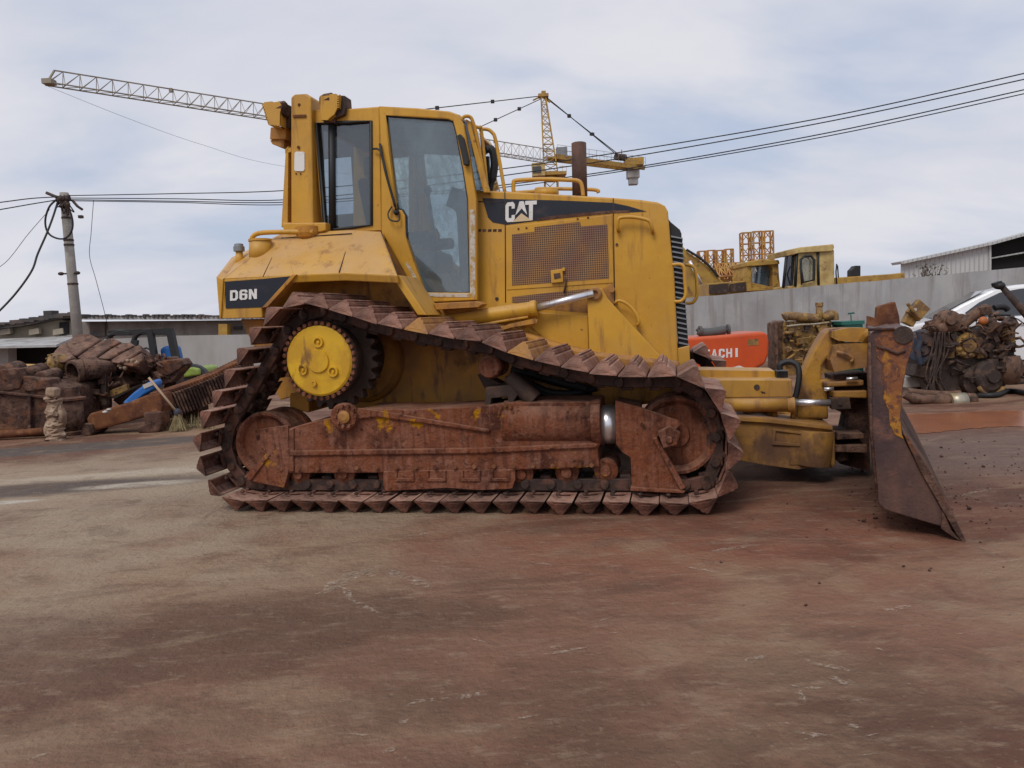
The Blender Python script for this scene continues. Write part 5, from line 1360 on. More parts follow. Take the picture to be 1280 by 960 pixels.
rr = random.Random(6)
for i in range(18): p = Q(-10 + i * 6, 407 - i * .85, 18.3); mb.box(p, (.12, .3, rr.uniform(.04, .14)))
mb.box(Q(64, 392, 18.4), (.2, .3, .14)); mb.build('roof', M_ROOFD, sa)
mb = MB(); A = [Q(-60, 426, 17.8), Q(60, 421, 18.4), Q(94, 418, 18.4), Q(96, 420, 18.2), Q(70, 431, 16.6), Q(-60, 434, 16.6)]
mb.prism(A, [p + Vector((0, 0, -.05)) for p in A]); mb.build('awning', M_ROOF, sa)
mb = MB(); fslab(mb, [(12,434),(96,428),(96,475),(12,475)], 18.1, .25); fslab(mb, [(74,403),(84,402),(84,418),(74,418)], 18.35, .1); mb.build('dark_opening', M_INK, sa)
mb = MB(); fslab(mb, [(-60,434),(10,434),(11,475),(-60,475)], 17.4, .3); mb.build('pillar', M_LOWW, sa)
for x in (0, 36, 66):
    mb = MB(); fslab(mb, [(x,412),(x+12,410),(x+13,417),(x,419)], 18.3, .12); mb.build('wall_board', M_BEIGE, sa)
dr_ = MB(); fslab(dr_, [(-90,409),(-10,406),(20,407),(0,409),(-90,413)], 30, 5); tag(dr_.build('distant_roof', M_ROOFD, off=gx(-30, 30)), 'flat dark distant roof just beyond the gable shed at the left edge', 'roof')
# ---------------------------------------------------------------- scrap at the left
def greeble(mb, x0, y0, x1, y1, Y, n, seed, smin=.03, smax=.10, dy=.15):
    rr = random.Random(seed)
    for i in range(n):
        p = W(rr.uniform(x0, x1), rr.uniform(y0, y1), Y + rr.uniform(-dy, dy)); k = rr.random(); s = rr.uniform(smin, smax)
        rot = Matrix.Rotation(rr.uniform(-.6, .6), 3, 'Y') @ Matrix.Rotation(rr.uniform(-.5, .5), 3, 'Z')
        if k < .4: mb.box(p, (s * rr.uniform(.7, 2), s, s * rr.uniform(.6, 1.6)), rot)
        elif k < .7: mb.cyl(p, p + rot @ Vector((s * rr.uniform(1, 3), 0, s * rr.uniform(-1, 1))), s * .35, n=8)
        else:
            q = p + rot @ Vector((s * 2.5, -.05, rr.uniform(-2, 2) * s)); mb.tube(smooth_path([p, (p + q) / 2 + Vector((0, -.06, rr.uniform(-.08, .08))), q], 4), s * .18, 6)
def at2(pts, Y): return [W(x, y, Y) for x, y in pts]
bk = thing('bucket', gx(20, 10.6), 'big dark rusty steel bucket lying at the left edge of the yard', 'digger bucket')
mb = MB()
A = at2([(-70,478),(-20,474),(20,472),(60,478),(77,486),(80,510),(76,532),(66,542),(-70,548)], 10.3)
B = at2([(-70,470),(-20,466),(20,466),(58,470),(72,478),(76,500),(72,520),(62,528),(-70,533)], 11.4)
mb.prism(A, [p + Vector((0, 1.0, 0)) for p in A]); mb.build('shell', M_RUSTD, bk, bevel=.05, seg=3)
mb = MB(); mb.tube(at2([(-70,545),(0,543),(30,541),(64,538)], 10.15), [.06, .06, .052, .05], 10); mb.build('lip_pipe', M_RUST, bk)
mb = MB()
for c, r in ((( 8,466),.13),((38,468),.12),((56,472),.10)):
    p = W(*c, 10.5); mb.lathe(p, (0, 1, .1), [(-.1, r * .5), (-.1, r), (.3, r), (.3, r * .4)], 18)
fslab(mb, [(0,462),(22,460),(30,472),(24,486),(4,490),(-20,486)], 10.28, .3); fslab(mb, [(28,470),(60,474),(64,486),(30,490)], 10.27, .3)
mb.build('hinge_lugs', M_RUSTD, bk, bevel=.02)
mb = MB(); fslab(mb, [(-70,492),(0,489),(70,497),(70,500),(0,492),(-70,495)], 10.25, .1); fslab(mb, [(34,494),(38,494.5),(38,538),(34,539)], 10.24, .1)
mb.build('wear_strip', M_RUSTD, bk, bevel=.008)
ym = thing('boom_beam', gx(20, 12.4), 'amber yellow steel beam lying behind the dark rusty bucket at the left edge', 'steel beam')
mb = MB(); fslab(mb, [(-80,459),(0,458.5),(10,457),(55,458),(57,464),(52,470),(12,471),(-80,472)], 12.2, .5); mb.build('beam', mat('amber_paint', (.50, .25, .015), .5, layers=[((.33, .15, .02), 4, .45, .6, O1, .7)], world=True), ym, bevel=.02)
mb = MB(); mb.cyl(gx(-40, 12.4), W(-40, 470, 12.4), .1); mb.cyl(gx(44, 12.4), W(44, 470, 12.4), .1); mb.build('trestle', M_RUSTD, ym)
# clay coloured part
cl = thing('stub_post', gx(71, 9.9), 'ragged clay caked stub post standing in front of the dark bucket', 'post')
c = gx(71, 9.9)
mb = MB(); rr = random.Random(12)
hh = (W(70, 500, 9.9).z)
prof = [(i / 22 * hh, .105 * (1.08 - .28 * i / 22) * (1 + .12 * math.sin(i * .9) + .07 * math.sin(i * 2.3 + 1))) for i in range(23)]
mb.lathe(c, (.02, 0, 1), prof, 16)
for v in mb.bm.verts: v.co += Vector((rr.uniform(-.02, .02), rr.uniform(-.02, .02), rr.uniform(-.012, .012)))
for q in ((77, 520, 5, 14), (61, 538, 5, 11)): mb.ball(W(q[0], q[1], 9.9), 1, (q[2] / 94, .06, q[3] / 94), .4, 14, rr)
mb.build('body', M_CLAY, cl)
mb = MB(); mb.box(W(66, 490, 9.9), (.13, .14, .12), Matrix.Rotation(.15, 3, 'Y')); mb.box(W(61, 498, 9.9), (.10, .12, .05)); mb.build('cap', M_CLAY, cl, bevel=.03)
mb = MB(); mb.box(W(64, 549, 9.9) , (.10, .16, .05)); mb.box(W(73, 548.5, 9.9), (.09, .16, .05)); mb.build('foot', M_ENGD, cl, bevel=.015)
rb2 = thing('gear_housing', gx(90, 10.4), 'tall brown rusted housing standing just behind the clay caked stub post', 'machine part')
mb = MB(); mb.cyl(gx(89, 10.4), W(89, 500, 10.4), .17, .15, 18); mb.lathe(W(89, 500, 10.4), (0, 0, 1), [(0, .19), (.03, .19), (.05, .12), (.18, .1)], 18); mb.lathe(gx(89, 10.4), (0, 0, 1), [(0, .21), (.05, .21), (.06, .17)], 18)
mb.build('housing', M_RUSTD, rb2)
# big rolled track group with drive hub
tg = thing('track_group', gx(130, 11.5), 'heap of rusty track plates draped over a drive housing with an open pipe end', 'track')
PLATES = [[(58,452),(66,440),(75,430),(81,427),(86,436),(91,446),(80,453)], [(82,428),(89,422),(98,417),(111,417),(126,424),(110,434),(93,445),(86,440)], [(95,447),(110,436),(127,425),(140,422),(151,427),(134,436),(118,447),(105,450)],
          [(120,448),(136,437),(152,428),(164,428),(167,432),(150,440),(135,449)], [(137,450),(152,441),(168,433),(174,430),(176,438),(163,447),(150,454),(140,453)], [(152,455),(165,447),(177,440),(177,450),(166,458)]]
for i, pl_ in enumerate(PLATES):
    mb = MB(); A = [W(x, y, 10.95 + .05 * i + (452 - y) * .022) for x, y in pl_]
    mb.prism(A, [p + Vector((.03, .30, -.16)) for p in A])
    mb.build('track_plate', M_RUSTD, tg, bevel=.03, seg=3)
mb = MB()
mb.tube(smooth_path(at2([(76,458),(84,446),(100,440),(125,446),(150,453),(168,457)], 11.6)), .18, 10)
mb.build('drum', M_RUSTD, tg)
mb = MB(); p = W(92, 465, 10.9); q = W(134, 462, 11.2)
ax = (Vector((-.45, -.85, -.12))).normalized()
mb.lathe(p - ax * .35, ax, [(0, .10), (0, .165), (.25, .165), (.30, .175), (.37, .175), (.37, .135), (.12, .12), (.12, .02)], 30)
mb.lathe(p + Vector((.08, .1, .02)), (q - p), [(0, .17), (.2, .15), (.42, .10), (.45, .07), (.52, .07), (.52, .02)], 24)
mb.build('drive_housing', M_RUSTD, tg)
mb = MB(); mb.cyl(p - ax * .12, p - ax * .115, .13, n=24); mb.build('bore', M_INK, tg)
mb = MB(); p = W(66, 453, 11.0); mb.lathe(p, (-.5, -.85, .1), [(-.15, .05), (-.15, .13), (.0, .135), (.03, .11), (.05, .05), (.07, .02)], 24)
for i in range(10):
    t = i * .628; a = Vector((-.5, -.85, .1)).normalized(); e = a.orthogonal().normalized(); g = a.cross(e); z = p + a * .01 + (e * math.cos(t) + g * math.sin(t)) * .115; mb.cyl(z, z + a * .035, .014, n=6)
mb.ball(W(54, 464, 11), .07, (1, 1, 1), .3); mb.build('drive_hub', M_ENGY, tg)
mb = MB(); fslab(mb, [(70,468),(150,470),(160,482),(140,490),(90,505),(75,495)], 11.3, .5); fslab(mb, [(100,470),(128,470),(128,543),(100,545)], 11.4, .3); mb.build('cradle', M_RUSTD, tg, bevel=.02)
mb = MB(); rr = random.Random(14)
for i in range(14): mb.ball(W(rr.uniform(146, 172), rr.uniform(450, 460), 11.2), rr.uniform(.02, .05), (1, 1, .8), .5, 6, rr)
mb.build('packed_rubble', M_CLAY, tg)
mb = MB(); greeble(mb, 78, 468, 150, 500, 11.2, 40, 77, .03, .10, .15); mb.build('brackets', M_RUSTD, tg)
mb = MB(); greeble(mb, 176, 440, 205, 470, 11.45, 26, 78, .03, .09, .12); mb.build('roller_parts', M_RUSTD, tg)
# track frame beams stacked behind
fb = thing('frame_beams', gx(170, 11.8), 'pair of rusty track frame beams with yellow plates, leaning over the ground behind the blue sack', 'steel frame')
mb = MB()
fslab(mb, [(128,470),(180,452),(188,448),(214,446),(222,455),(206,470),(190,474),(140,482),(130,482)], 11.7, .25)
fslab(mb, [(140,500),(180,478),(226,452),(232,458),(214,478),(196,482),(150,508)], 11.5, .25)
fslab(mb, [(196,452),(226,448),(232,456),(210,470),(196,466)], 11.45, .3)
mb.build('beam', M_RUSTD, fb, bevel=.02)
mb = MB()
fslab(mb, [(88,497),(126,489),(128,501),(94,509)], 11.2, .1); fslab(mb, [(133,476),(153,471),(156,480),(135,486)], 11.38, .08); fslab(mb, [(134,489),(158,480),(160,488),(138,497)], 11.2, .08)
mb.build('yellow_plate', M_ENGY, fb, bevel=.01)
mb = MB(); fslab(mb, [(126,466),(132,466),(133,506),(127,507)], 11.1, .1); mb.build('strap', M_DARK, fb)
mb = MB(); fslab(mb, [(150,500),(160,496),(166,545),(150,545)], 11.9, .3); fslab(mb, [(205,470),(220,470),(222,530),(206,530)], 12.0, .3); mb.build('stand', M_DARK, fb)
# rusty arm lying on the ground
ra = thing('digger_arm', gx(150, 10.3), 'rusty brown digger arm with a stub leg, lying under the blue sack', 'digger arm')
mb = MB(); fslab(mb, [(108,522),(112,517),(160,503),(182,494),(200,491),(204,508),(200,520),(184,520),(150,530),(113,540)], 10.2, .35); mb.build('arm', M_RUST, ra, bevel=.03)
mb = MB(); fslab(mb, [(101,538),(105,529),(114,530),(117,541),(112,545),(100,542)], 10.15, .4); mb.build('pin_end', M_RUSTD, ra, bevel=.02)
mb = MB(); fslab(mb, [(178,516),(200,514),(202,530),(198,541),(172,542),(171,536),(180,530)], 10.15, .3); mb.build('stub_leg', M_RUSTD, ra, bevel=.03)
mb = MB(); mb.ball(W(136, 512, 10.1), .03, (1, 1, .6), .4); mb.ball(W(132, 515, 10.1), .035, (1.2, 1, .6), .4); mb.build('rag', M_PALE, ra)
bs_ = MB(); A = at2([(152,504),(166,491),(184,478),(191,476),(194,481),(192,487),(178,495),(168,503),(158,507)], 10.25)
bs_.prism(A, [p + Vector((0, .25, .02)) for p in A])
st = thing('sack', gx(172, 10.3), 'bright blue plastic sack draped over the rusty digger arm', 'sack')
bs_.build('cloth', M_BLUE, st, bevel=.03, seg=3)
mb = MB(); fslab(mb, [(178,481),(190,477),(192,481),(180,486)], 10.235, .02); mb.build('printed_end', M_PALE, st)
bm_ = thing('broom', gx(224, 10.4), 'long handled besom broom leaning on the rusty arm beside the track chain', 'broom')
mb = MB(); mb.tube(at2([(186,472),(204,494),(222,516)], 10.2), .016, 7); mb.build('handle', M_WOOD, bm_)
mb = MB(); rr = random.Random(31); hd = W(222, 516, 10.2)
mb.ball(hd, .05, (1, 1, 1.2), .2)
mb.build('binding', M_BLUED, bm_); mb = MB()
for i in range(130):
    e = hd + Vector((rr.uniform(-.10, .14), rr.uniform(-.12, .12), rr.uniform(-.30, -.2)));  e.z = max(e.z, .01); mb.tube([hd + Vector((rr.uniform(-.04, .04), rr.uniform(-.04, .04), -.02)), e], .004, 3)
mb.build('bristles', M_DRYG, bm_)
# track chain lying diagonally
tch = thing('track_chain', gx(240, 10.6), 'spare rusty ribbed track chain lying slantwise behind the bulldozer at left', 'track')
mb = MB(); mb2 = MB(); n = 34
P0, P1 = W(184, 503, 10.5), W(312, 452, 11.6)
dd = (P1 - P0); dn = dd.normalized(); upv = Vector((0, 0, 1)); upv = (upv - dn * upv.dot(dn)).normalized(); sd_ = dn.cross(upv)
Mx = Matrix((dn, sd_, upv)).transposed()
for i in range(n):
    c = P0 + dd * (i + .5) / n + Vector((0, 0, -.12)) + Vector((0, 0, -.05 * math.sin(math.pi * (i + .5) / n)))
    mb.box(c, (dd.length / n * .6, .42, .34), Mx); mb2.box(c + upv * .19, (dd.length / n * .8, .30, .06), Mx)
mb.build('plates', M_RUSTD, tch, bevel=.006, seg=1); mb2.build('links', M_RUST, tch, bevel=.006, seg=1)
mb = MB(); mb.box((P0 + P1) / 2 + Vector((0, 0, -.14)), (dd.length, .34, .28), Mx); mb.build('core', M_DARK, tch)
mb = MB(); fslab(mb, [(228,500),(246,496),(250,533),(228,534)], 11.0, .4); fslab(mb, [(276,478),(300,474),(305,530),(280,530)], 11.5, .5); mb.build('support_block', M_RUSTD, tch, bevel=.02)
mb = MB(); rr = random.Random(17)
for i in range(520):
    b = gx(rr.uniform(205, 268), rr.uniform(10.2, 11.6)); h = rr.uniform(.06, .22); a = rr.uniform(0, 6.28)
    t_ = b + Vector((math.cos(a) * h * .5, math.sin(a) * h * .5, h)); s = Vector((-math.sin(a), math.cos(a), 0)) * .006
    mb.poly([b - s, b + s, t_])
for i in range(30):
    p = gx(rr.uniform(215, 262), rr.uniform(10.3, 11.2)); mb.ball(p + Vector((0, 0, .02)), rr.uniform(.02, .06), (1.3, 1, .6), .4, 6, rr)
tag(mb.build('dry_weeds', M_DRYG, off=gx(240, 10.6)), 'dry weeds and litter under the spare track chain', 'weeds', kind='stuff')
# small green machine with canopy
gm = thing('loader', gx(195, 14.5), 'small lime green machine with an open black canopy frame, behind the rusty scrap', 'loader')
mb = MB(); Y = 14.3
def bar(a, b, r, dy=0): mb.tube([W(*a, Y + dy), W(*b, Y + dy)], r, 4)
bar((213,414),(223,463),.085); bar((188,413),(194,452),.075); bar((138,416),(216,413),.06); bar((170,425),(166,460),.06); bar((138,418),(132,460),.06, .9); bar((213,417),(222,462),.06, .9); bar((138,417.5),(214,416.5),.05, .9); mb.tube([W(138,416,Y), W(138,417.5,Y+.9)], .05, 4); mb.tube([W(213,414,Y), W(213,416.5,Y+.9)], .05, 4)
mb.tube(smooth_path(at2([(166,430),(170,420),(178,415),(188,414)], Y)), .05, 6); mb.tube(smooth_path(at2([(136,420),(150,414),(164,416)], Y)), .05, 6)
mb.build('canopy_frame', M_BLK, gm)
mb = MB(); pts = at2([(176,441),(178,436.5),(183,435),(187.5,437),(189,442),(187,447),(182,449),(178,447)], Y); mb.tube(pts, .02, 6, closed=True); mb.tube(at2([(183,442),(188,452)], Y), .025, 6); mb.build('steering_wheel', M_BLK, gm)
mb = MB(); fslab(mb, [(213,466),(218,462),(240,459),(248,461),(250,469),(230,472),(213,472)], Y, 1.0); mb.build('bonnet', M_GREEN, gm, bevel=.04, seg=3)
mb = MB(); fslab(mb, [(212,472),(249,469),(250,486),(212,488)], Y + .06, .9); fslab(mb, [(150,460),(215,458),(215,500),(150,502)], Y + .1, .9); mb.build('chassis', M_ENGD, gm, bevel=.03)
mb = MB(); fslab(mb, [(194,448),(204,440),(206,460),(194,462)], Y + .2, .5); mb.build('seat', M_BLK, gm, bevel=.05)
for xx in (160, 238):
    c = gx(xx, Y + .05); mb = MB(); mb.lathe(c + Vector((0, 0, .38)), (0, 1, 0), [(0, .1), (0, .2), (.03, .34), (.08, .38), (.22, .38), (.25, .3), (.25, .1)], 24); mb.build('wheel', M_BLK, gm)
mb = MB(); rr = random.Random(41)
A = at2([(199,436),(206,432),(214,433),(217,445),(219,462),(209,462),(206,450),(200,444)], Y + .15)
mb.prism(A, [p + Vector((.02, .4, .0)) for p in A]); tp_ = thing('tarp', W(208, 462, Y + .15), 'crumpled blue tarp bundled on the seat of the lime green machine', 'tarp'); mb.build('cloth', M_BLUE, tp_, bevel=.05, seg=3)

# ---------------------------------------------------------------- scrap at the right
hc_ = thing('counterweight', gx(912, 13.8), 'orange red excavator counterweight with white lettering, lying by the grey wall', 'counterweight')
CWP = [(846,424),(862,422),(900,419.5),(940,415.5),(953,414.5),(960,417),(962,428),(961,444),(957,455),(944,462),(905,469),(846,474)]
mb = MB(); fslab(mb, CWP, 13.6, 1.1); cw = mb.build('body', M_ORANGE, hc_, bevel=.09, seg=4)
mb = MB(); w_ = [Vector((861.5,449.5,0)), Vector((924.5,446.2,0)), Vector((924.5,435,0)), Vector((861.5,438.2,0))]
for i, ch in enumerate('HITACHI'):
    for pg in GLYPH[ch]:
        pts = []
        for x, y in pg:
            X = (i + x * .80) / 6.80
            q = w_[0] * (1 - X) * (1 - y) + w_[1] * X * (1 - y) + w_[2] * X * y + w_[3] * (1 - X) * y
            pts.append(W(q.x, q.y, 13.592))
        mb.prism(pts, [p + Vector((0, .012, 0)) for p in pts])
mb.build('lettering', M_WHITE, hc_)
mb = MB(); fslab(mb, [(935,424.5),(948,423.5),(948,431),(935,432)], 13.594, .01); mb.build('yellow_label', M_ENGY, hc_)
mf = thing('muffler', W(893, 418, 13.9), 'dark grey muffler cylinder lying on top of the orange counterweight', 'muffler')
mb = MB(); mb.tube(smooth_path(at2([(871,411),(874,413.5),(880,416),(895,414.5),(906,412.5),(911,413)], 13.95), 5), [.04] * 5 + [.085] * 16 + [.05] * 5, 12); mb.lathe(W(874, 414, 13.95), (1, 0, .04), [(0, .1), (.05, .1), (.06, .07)], 14); mb.lathe(W(909, 412, 13.95), (1, 0, .04), [(0, .1), (.04, .1), (.05, .05)], 14); mb.build('cylinder', M_GREY if False else mat('grey_rubber', (.09, .09, .09), .7), mf)
bg_ = thing('plastic_bag', gx(922, 13.0), 'crumpled white bag lying at the foot of the orange counterweight', 'bag')
mb = MB(); mb.ball(W(922, 463, 12.6), .14, (1, .8, .5), .35, 14, random.Random(2)); mb.cyl(gx(922, 12.6), W(922, 464, 12.6), .1); mb.build('bag_skin', M_PALE, bg_)
ye = thing('engine', gx(1010, 14.4), 'grimy yellow diesel engine with an upright pipe, standing against the grey wall', 'engine', 'scrap engines')
Y = 14.2
mb = MB(); fslab(mb, [(980,402),(1040,400),(1043,470),(978,474)], Y, .7); mb.build('block', M_ENGY, ye, bevel=.03)
mb = MB(); greeble(mb, 979, 404, 1040, 455, Y - .05, 70, 5, .03, .09, .08); mb.build('fittings', M_ENGY, ye)
mb = MB(); greeble(mb, 980, 400, 1040, 460, Y - .06, 26, 6, .03, .06, .06); mb.build_each('hose', M_ENGD, ye)
mb = MB(); mb.tube(smooth_path(at2([(980,397),(985,395),(1000,396),(1012,397),(1022,398)], Y - .05)), .085, 12); mb.tube(smooth_path(at2([(1030,398),(1036,392),(1043,393),(1044,400)], Y)), .07, 10); mb.ball(W(1035, 395, Y), .11, (1.2, 1, .8), .2); mb.build('manifold', M_ENGY, ye)
mb = MB(); mb.cyl(W(1024, 402, Y), W(1024, 380, Y), .062, n=16); mb.lathe(W(1024, 379.5, Y), (0, 0, 1), [(-.05, .06), (-.05, .072), (.02, .072), (.02, .04)], 16); mb.tube([W(1024, 398, Y), W(1016, 400, Y)], .07, 10); mb.build('upright_pipe', M_ENGY, ye)
mb = MB(); fslab(mb, [(972,404),(980,400),(981,474),(973,476)], Y + .05, .6); fslab(mb, [(969,402),(973,401),(974,470),(970,471)], Y - .02, .1); mb.build('flywheel_housing', M_ENGB, ye, bevel=.02)
mb = MB(); mb.tube(smooth_path(at2([(983,408),(1000,406),(1020,405),(1036,403)], Y - .12)), .022, 6); mb.build('fuel_pipe', M_ALU, ye)
gb_ = thing('tool_box', gx(1066, 14.0), 'dark green steel box standing behind the blade against the wall', 'box')
mb = MB(); fslab(mb, [(1054,404),(1079,402.5),(1080,470),(1054,472)], 13.9, .5); mb.build('box_body', M_DGREEN, gb_, bevel=.02)
mb = MB(); fslab(mb, [(1052,402),(1081,400.5),(1081,405),(1052,406.5)], 13.85, .6); mb.tube(at2([(1064,402),(1063.5,393)], 14.1), .012, 5); fslab(mb, [(1062,391),(1068,390),(1069,392),(1062,393)], 14.1, .08); mb.build('lid', M_DGREEN, gb_, bevel=.01)

be = thing('engine', gx(1205, 10.0), 'large oily brown engine heap with a yellow timing cover, in front of the white car', 'engine', 'scrap engines')
Y = 9.9
mb = MB(); fslab(mb, [(1158,420),(1180,412),(1250,408),(1268,425),(1272,470),(1250,492),(1172,494),(1160,470)], Y, .65); mb.build('block', M_ENGD, be, bevel=.06)
mb = MB(); greeble(mb, 1150, 405, 1266, 445, Y - .02, 70, 15, .03, .11, .12); greeble(mb, 1160, 392, 1250, 412, Y + .2, 40, 18, .04, .10, .2); mb.build('fittings', M_ENGB, be)
mb = MB(); greeble(mb, 1150, 420, 1268, 480, Y - .06, 60, 16, .03, .09, .08); mb.build_each('hose', M_ENGD, be)
mb = MB(); p = W(1209, 432, Y - .04); mb.lathe(p, (0, -1, 0), [(-.06, .16), (0, .175), (.03, .165), (.04, .10), (.07, .085), (.075, .03), (.06, .01)], 24)
for i in range(9):
    t = i * .698; mb.ball(p + Vector((math.cos(t) * .125, -.04, math.sin(t) * .125)), .034, (1, .8, 1), .3, 8)
fslab(mb, [(1183,428),(1193,427),(1193,447),(1183,448)], Y - .06, .1); fslab(mb, [(1222,438),(1234,437),(1234,447),(1222,448)], Y - .05, .1); fslab(mb, [(1236,441),(1250,440),(1250,448),(1237,449)], Y - .05, .1)
mb.build('timing_cover', M_ENGY, be, bevel=.01)
mb = MB(); p = W(1239, 470, Y - .12); mb.lathe(p, (.12, -1, .05), [(-.2, .1), (-.2, .21), (-.02, .225), (.0, .215), (.02, .18), (.03, .10), (.06, .09), (.06, .02)], 32); mb.lathe(W(1218, 475, Y - .02), (.12, -1, 0), [(-.2, .1), (-.2, .2), (.05, .2), (.07, .12), (.07, .02)], 28); mb.build('flywheel', M_ENGD, be)
mb = MB(); pts = [W(1239 + 19 * math.cos(t), 470 + 24 * math.sin(t), Y - .16) for t in [R(a) for a in range(35, 146, 10)]]; mb.tube(pts, .028, 6); mb.build('flywheel_rim', M_ENGY, be)
mb = MB(); p = W(1186, 402, Y - .1); mb.lathe(p, (-.3, -1, .1), [(-.2, .06), (-.15, .13), (-.05, .155), (.02, .15), (.06, .10), (.07, .06), (.14, .05), (.14, .03)], 26)
mb.tube(smooth_path([p + Vector((-.12, 0, .05)), p + Vector((-.16, .02, -.08)), p + Vector((-.08, .05, -.20)), p + Vector((.02, .1, -.26))]), .06, 10); mb.tube(smooth_path(at2([(1200,408),(1212,398),(1224,390),(1234,386)], Y)), .075, 10); mb.ball(W(1177, 411, Y - .15), .075, (1, 1, 1), .1); mb.build('turbocharger', M_ENGB, be)
mb = MB(); p = W(1153, 436, Y - .05); mb.lathe(p, (-.5, -1, .05), [(-.12, .08), (-.12, .17), (-.03, .19), (.0, .18), (.0, .10), (.03, .09), (.03, .02)], 26); mb.tube(smooth_path(at2([(1147,414),(1150,425),(1148,440),(1151,456)], Y - .16)), .03, 8); mb.build('fan_pulley', M_BLUED, be)
mb = MB(); p = W(1172, 430, Y - .02); mb.lathe(p, (-.6, -1, .1), [(-.3, .1), (-.3, .2), (-.02, .21), (.01, .19), (.02, .05)], 26); mb.build('front_gear_case', M_ENGB, be)
mb = MB(); q = Matrix.Rotation(.75, 3, 'Y'); mb.box(W(1147, 388, Y), (.20, .10, .22), q); mb.box(W(1137, 399, Y + .05), (.15, .10, .16), Matrix.Rotation(.5, 3, 'Y')); mb.tube(at2([(1134,379),(1141,388),(1150,398)], Y - .08), .025, 6); mb.build('mount_bracket', M_ENGY, be, bevel=.01)
mb = MB(); mb.cyl(W(1144, 387, Y - .06), W(1144, 387, Y - .07), .022, n=12); mb.build('bracket_hole', M_PALE, be)
mb = MB(); mb.ball(W(1229, 401, Y - .16), .062, (1, .8, .9), .08, 14); mb.build('orange_cap', M_AMBER, be)
mb = MB(); mb.tube(smooth_path(at2([(1243,385),(1248,383.5),(1256,384),(1260,387)], Y - .05)), .042, 10); mb.tube(at2([(1243,394),(1263,394)], Y - .08), .014, 6); mb.tube(smooth_path(at2([(1262,396),(1272,399),(1284,408)], Y)), .008, 5); mb.build('filter', M_BLK, be)
mb = MB(); fslab(mb, [(1226,384),(1240,382),(1242,393),(1228,394)], Y - .1, .12); mb.build('valve_cover', M_DGREEN if False else M_ENGB, be, bevel=.01)
mb = MB(); greeble(mb, 1252, 414, 1266, 432, Y - .04, 22, 19, .03, .07, .06); mb.build('side_fitting', M_ENGY, be)
mb = MB(); mb.cyl(W(1262, 445, Y - .1), W(1262, 480, Y - .1), .12, n=18); mb.lathe(W(1264, 460, Y - .05), (.2, -1, 0), [(-.2, .1), (-.2, .17), (.04, .17), (.06, .1), (.06, .02)], 22); mb.build('starter', M_ENGB, be)
mb = MB(); rr = random.Random(23)
for i in range(9):
    x = 1170 + rr.uniform(-4, 14); mb.tube(smooth_path(at2([(x + rr.uniform(-4, 4), 415), (x + rr.uniform(-6, 3), 440), (x + rr.uniform(-14, 0), 470), (x + rr.uniform(-18, 4), 490)], Y - .2)), .012, 5)
mb.build_each('hanging_cable', M_ENGD, be)
mb = MB(); mb.box(W(1216, 496, Y + .2), (1.1, .6, .10)); mb.box(W(1150, 465, Y + .1), (.30, .3, .16), Matrix.Rotation(.3, 3, 'Y')); mb.cyl(W(1150, 462, Y), gx(1158, Y), .04, n=8); mb.build('skid', M_ENGD, be, bevel=.02)
pl = thing('concrete_block', gx(1140, 9.8), 'pale block half hidden between the blade and the brown engine', 'block')
mb = MB(); fslab(mb, [(1118,476),(1140,471),(1160,468),(1162,482),(1150,484),(1118,487)], 10.1, .3); mb.build('slab_body', M_PALE, pl, bevel=.02); 
mb = MB(); fslab(mb, [(1125,486),(1150,483),(1150,497),(1125,499)], 10.2, .2); mb.build('stub_feet', M_DARK, pl)
rr = random.Random(27)
for i in range(0): pass
sf = thing('axle_shaft', gx(1185, 9.3), 'dark steel axle shaft with a scraped alloy collar lying before the brown engine', 'shaft')
Y = 9.3
mb = MB(); mb.tube(smooth_path(at2([(1130,492),(1138,497),(1150,499),(1168,500),(1188,501),(1218,499.5)], Y)), [.05] * 7 + [.068] * 12 + [.085] * 12, 14); mb.tube(smooth_path(at2([(1128,488),(1150,491),(1180,493),(1200,492)], Y + .15)), .045, 8); mb.build('shaft', M_ENGB, sf)
mb = MB(); mb.cyl(W(1186, 502, Y - .02), W(1206, 501, Y - .02), .11, .105, 18); mb.build('collar', M_ALU, sf)
mb = MB(); mb.cyl(W(1207, 500, Y), W(1218, 499, Y), .095, .07, 16); mb.ball(W(1220, 498, Y - .05), .022); mb.build('shaft_end', M_ENGB, sf)
hs = MB(); hs.tube(smooth_path([gx(1222, 9.6, .03), gx(1245, 9.5, .04), gx(1262, 9.9, .03), gx(1290, 9.4, .04)]), .035, 8)
tag(hs.build('rubber_hose', M_BLK, off=gx(1250, 9.6)), 'black rubber hose on the ground right of the alloy collar', 'hose')
sr = thing('strut', gx(1300, 9.4), 'dark diagonal steel strut with a ball joint end, in front of the white car', 'strut')
mb = MB(); mb.tube(at2([(1252,358),(1284,394),(1330,446)], 9.4), [.035, .05, .05], 10); mb.cyl(W(1330, 446, 9.4), gx(1345, 9.4), .05); mb.build('rod', M_ENGD, sr)
mb = MB(); mb.ball(W(1249, 357, 9.4), .06, (1.2, 1, .8), .15); mb.box(W(1246, 355, 9.4), (.09, .08, .05), Matrix.Rotation(-.3, 3, 'Y')); mb.build('ball_joint', M_BLK, sr, bevel=.01)
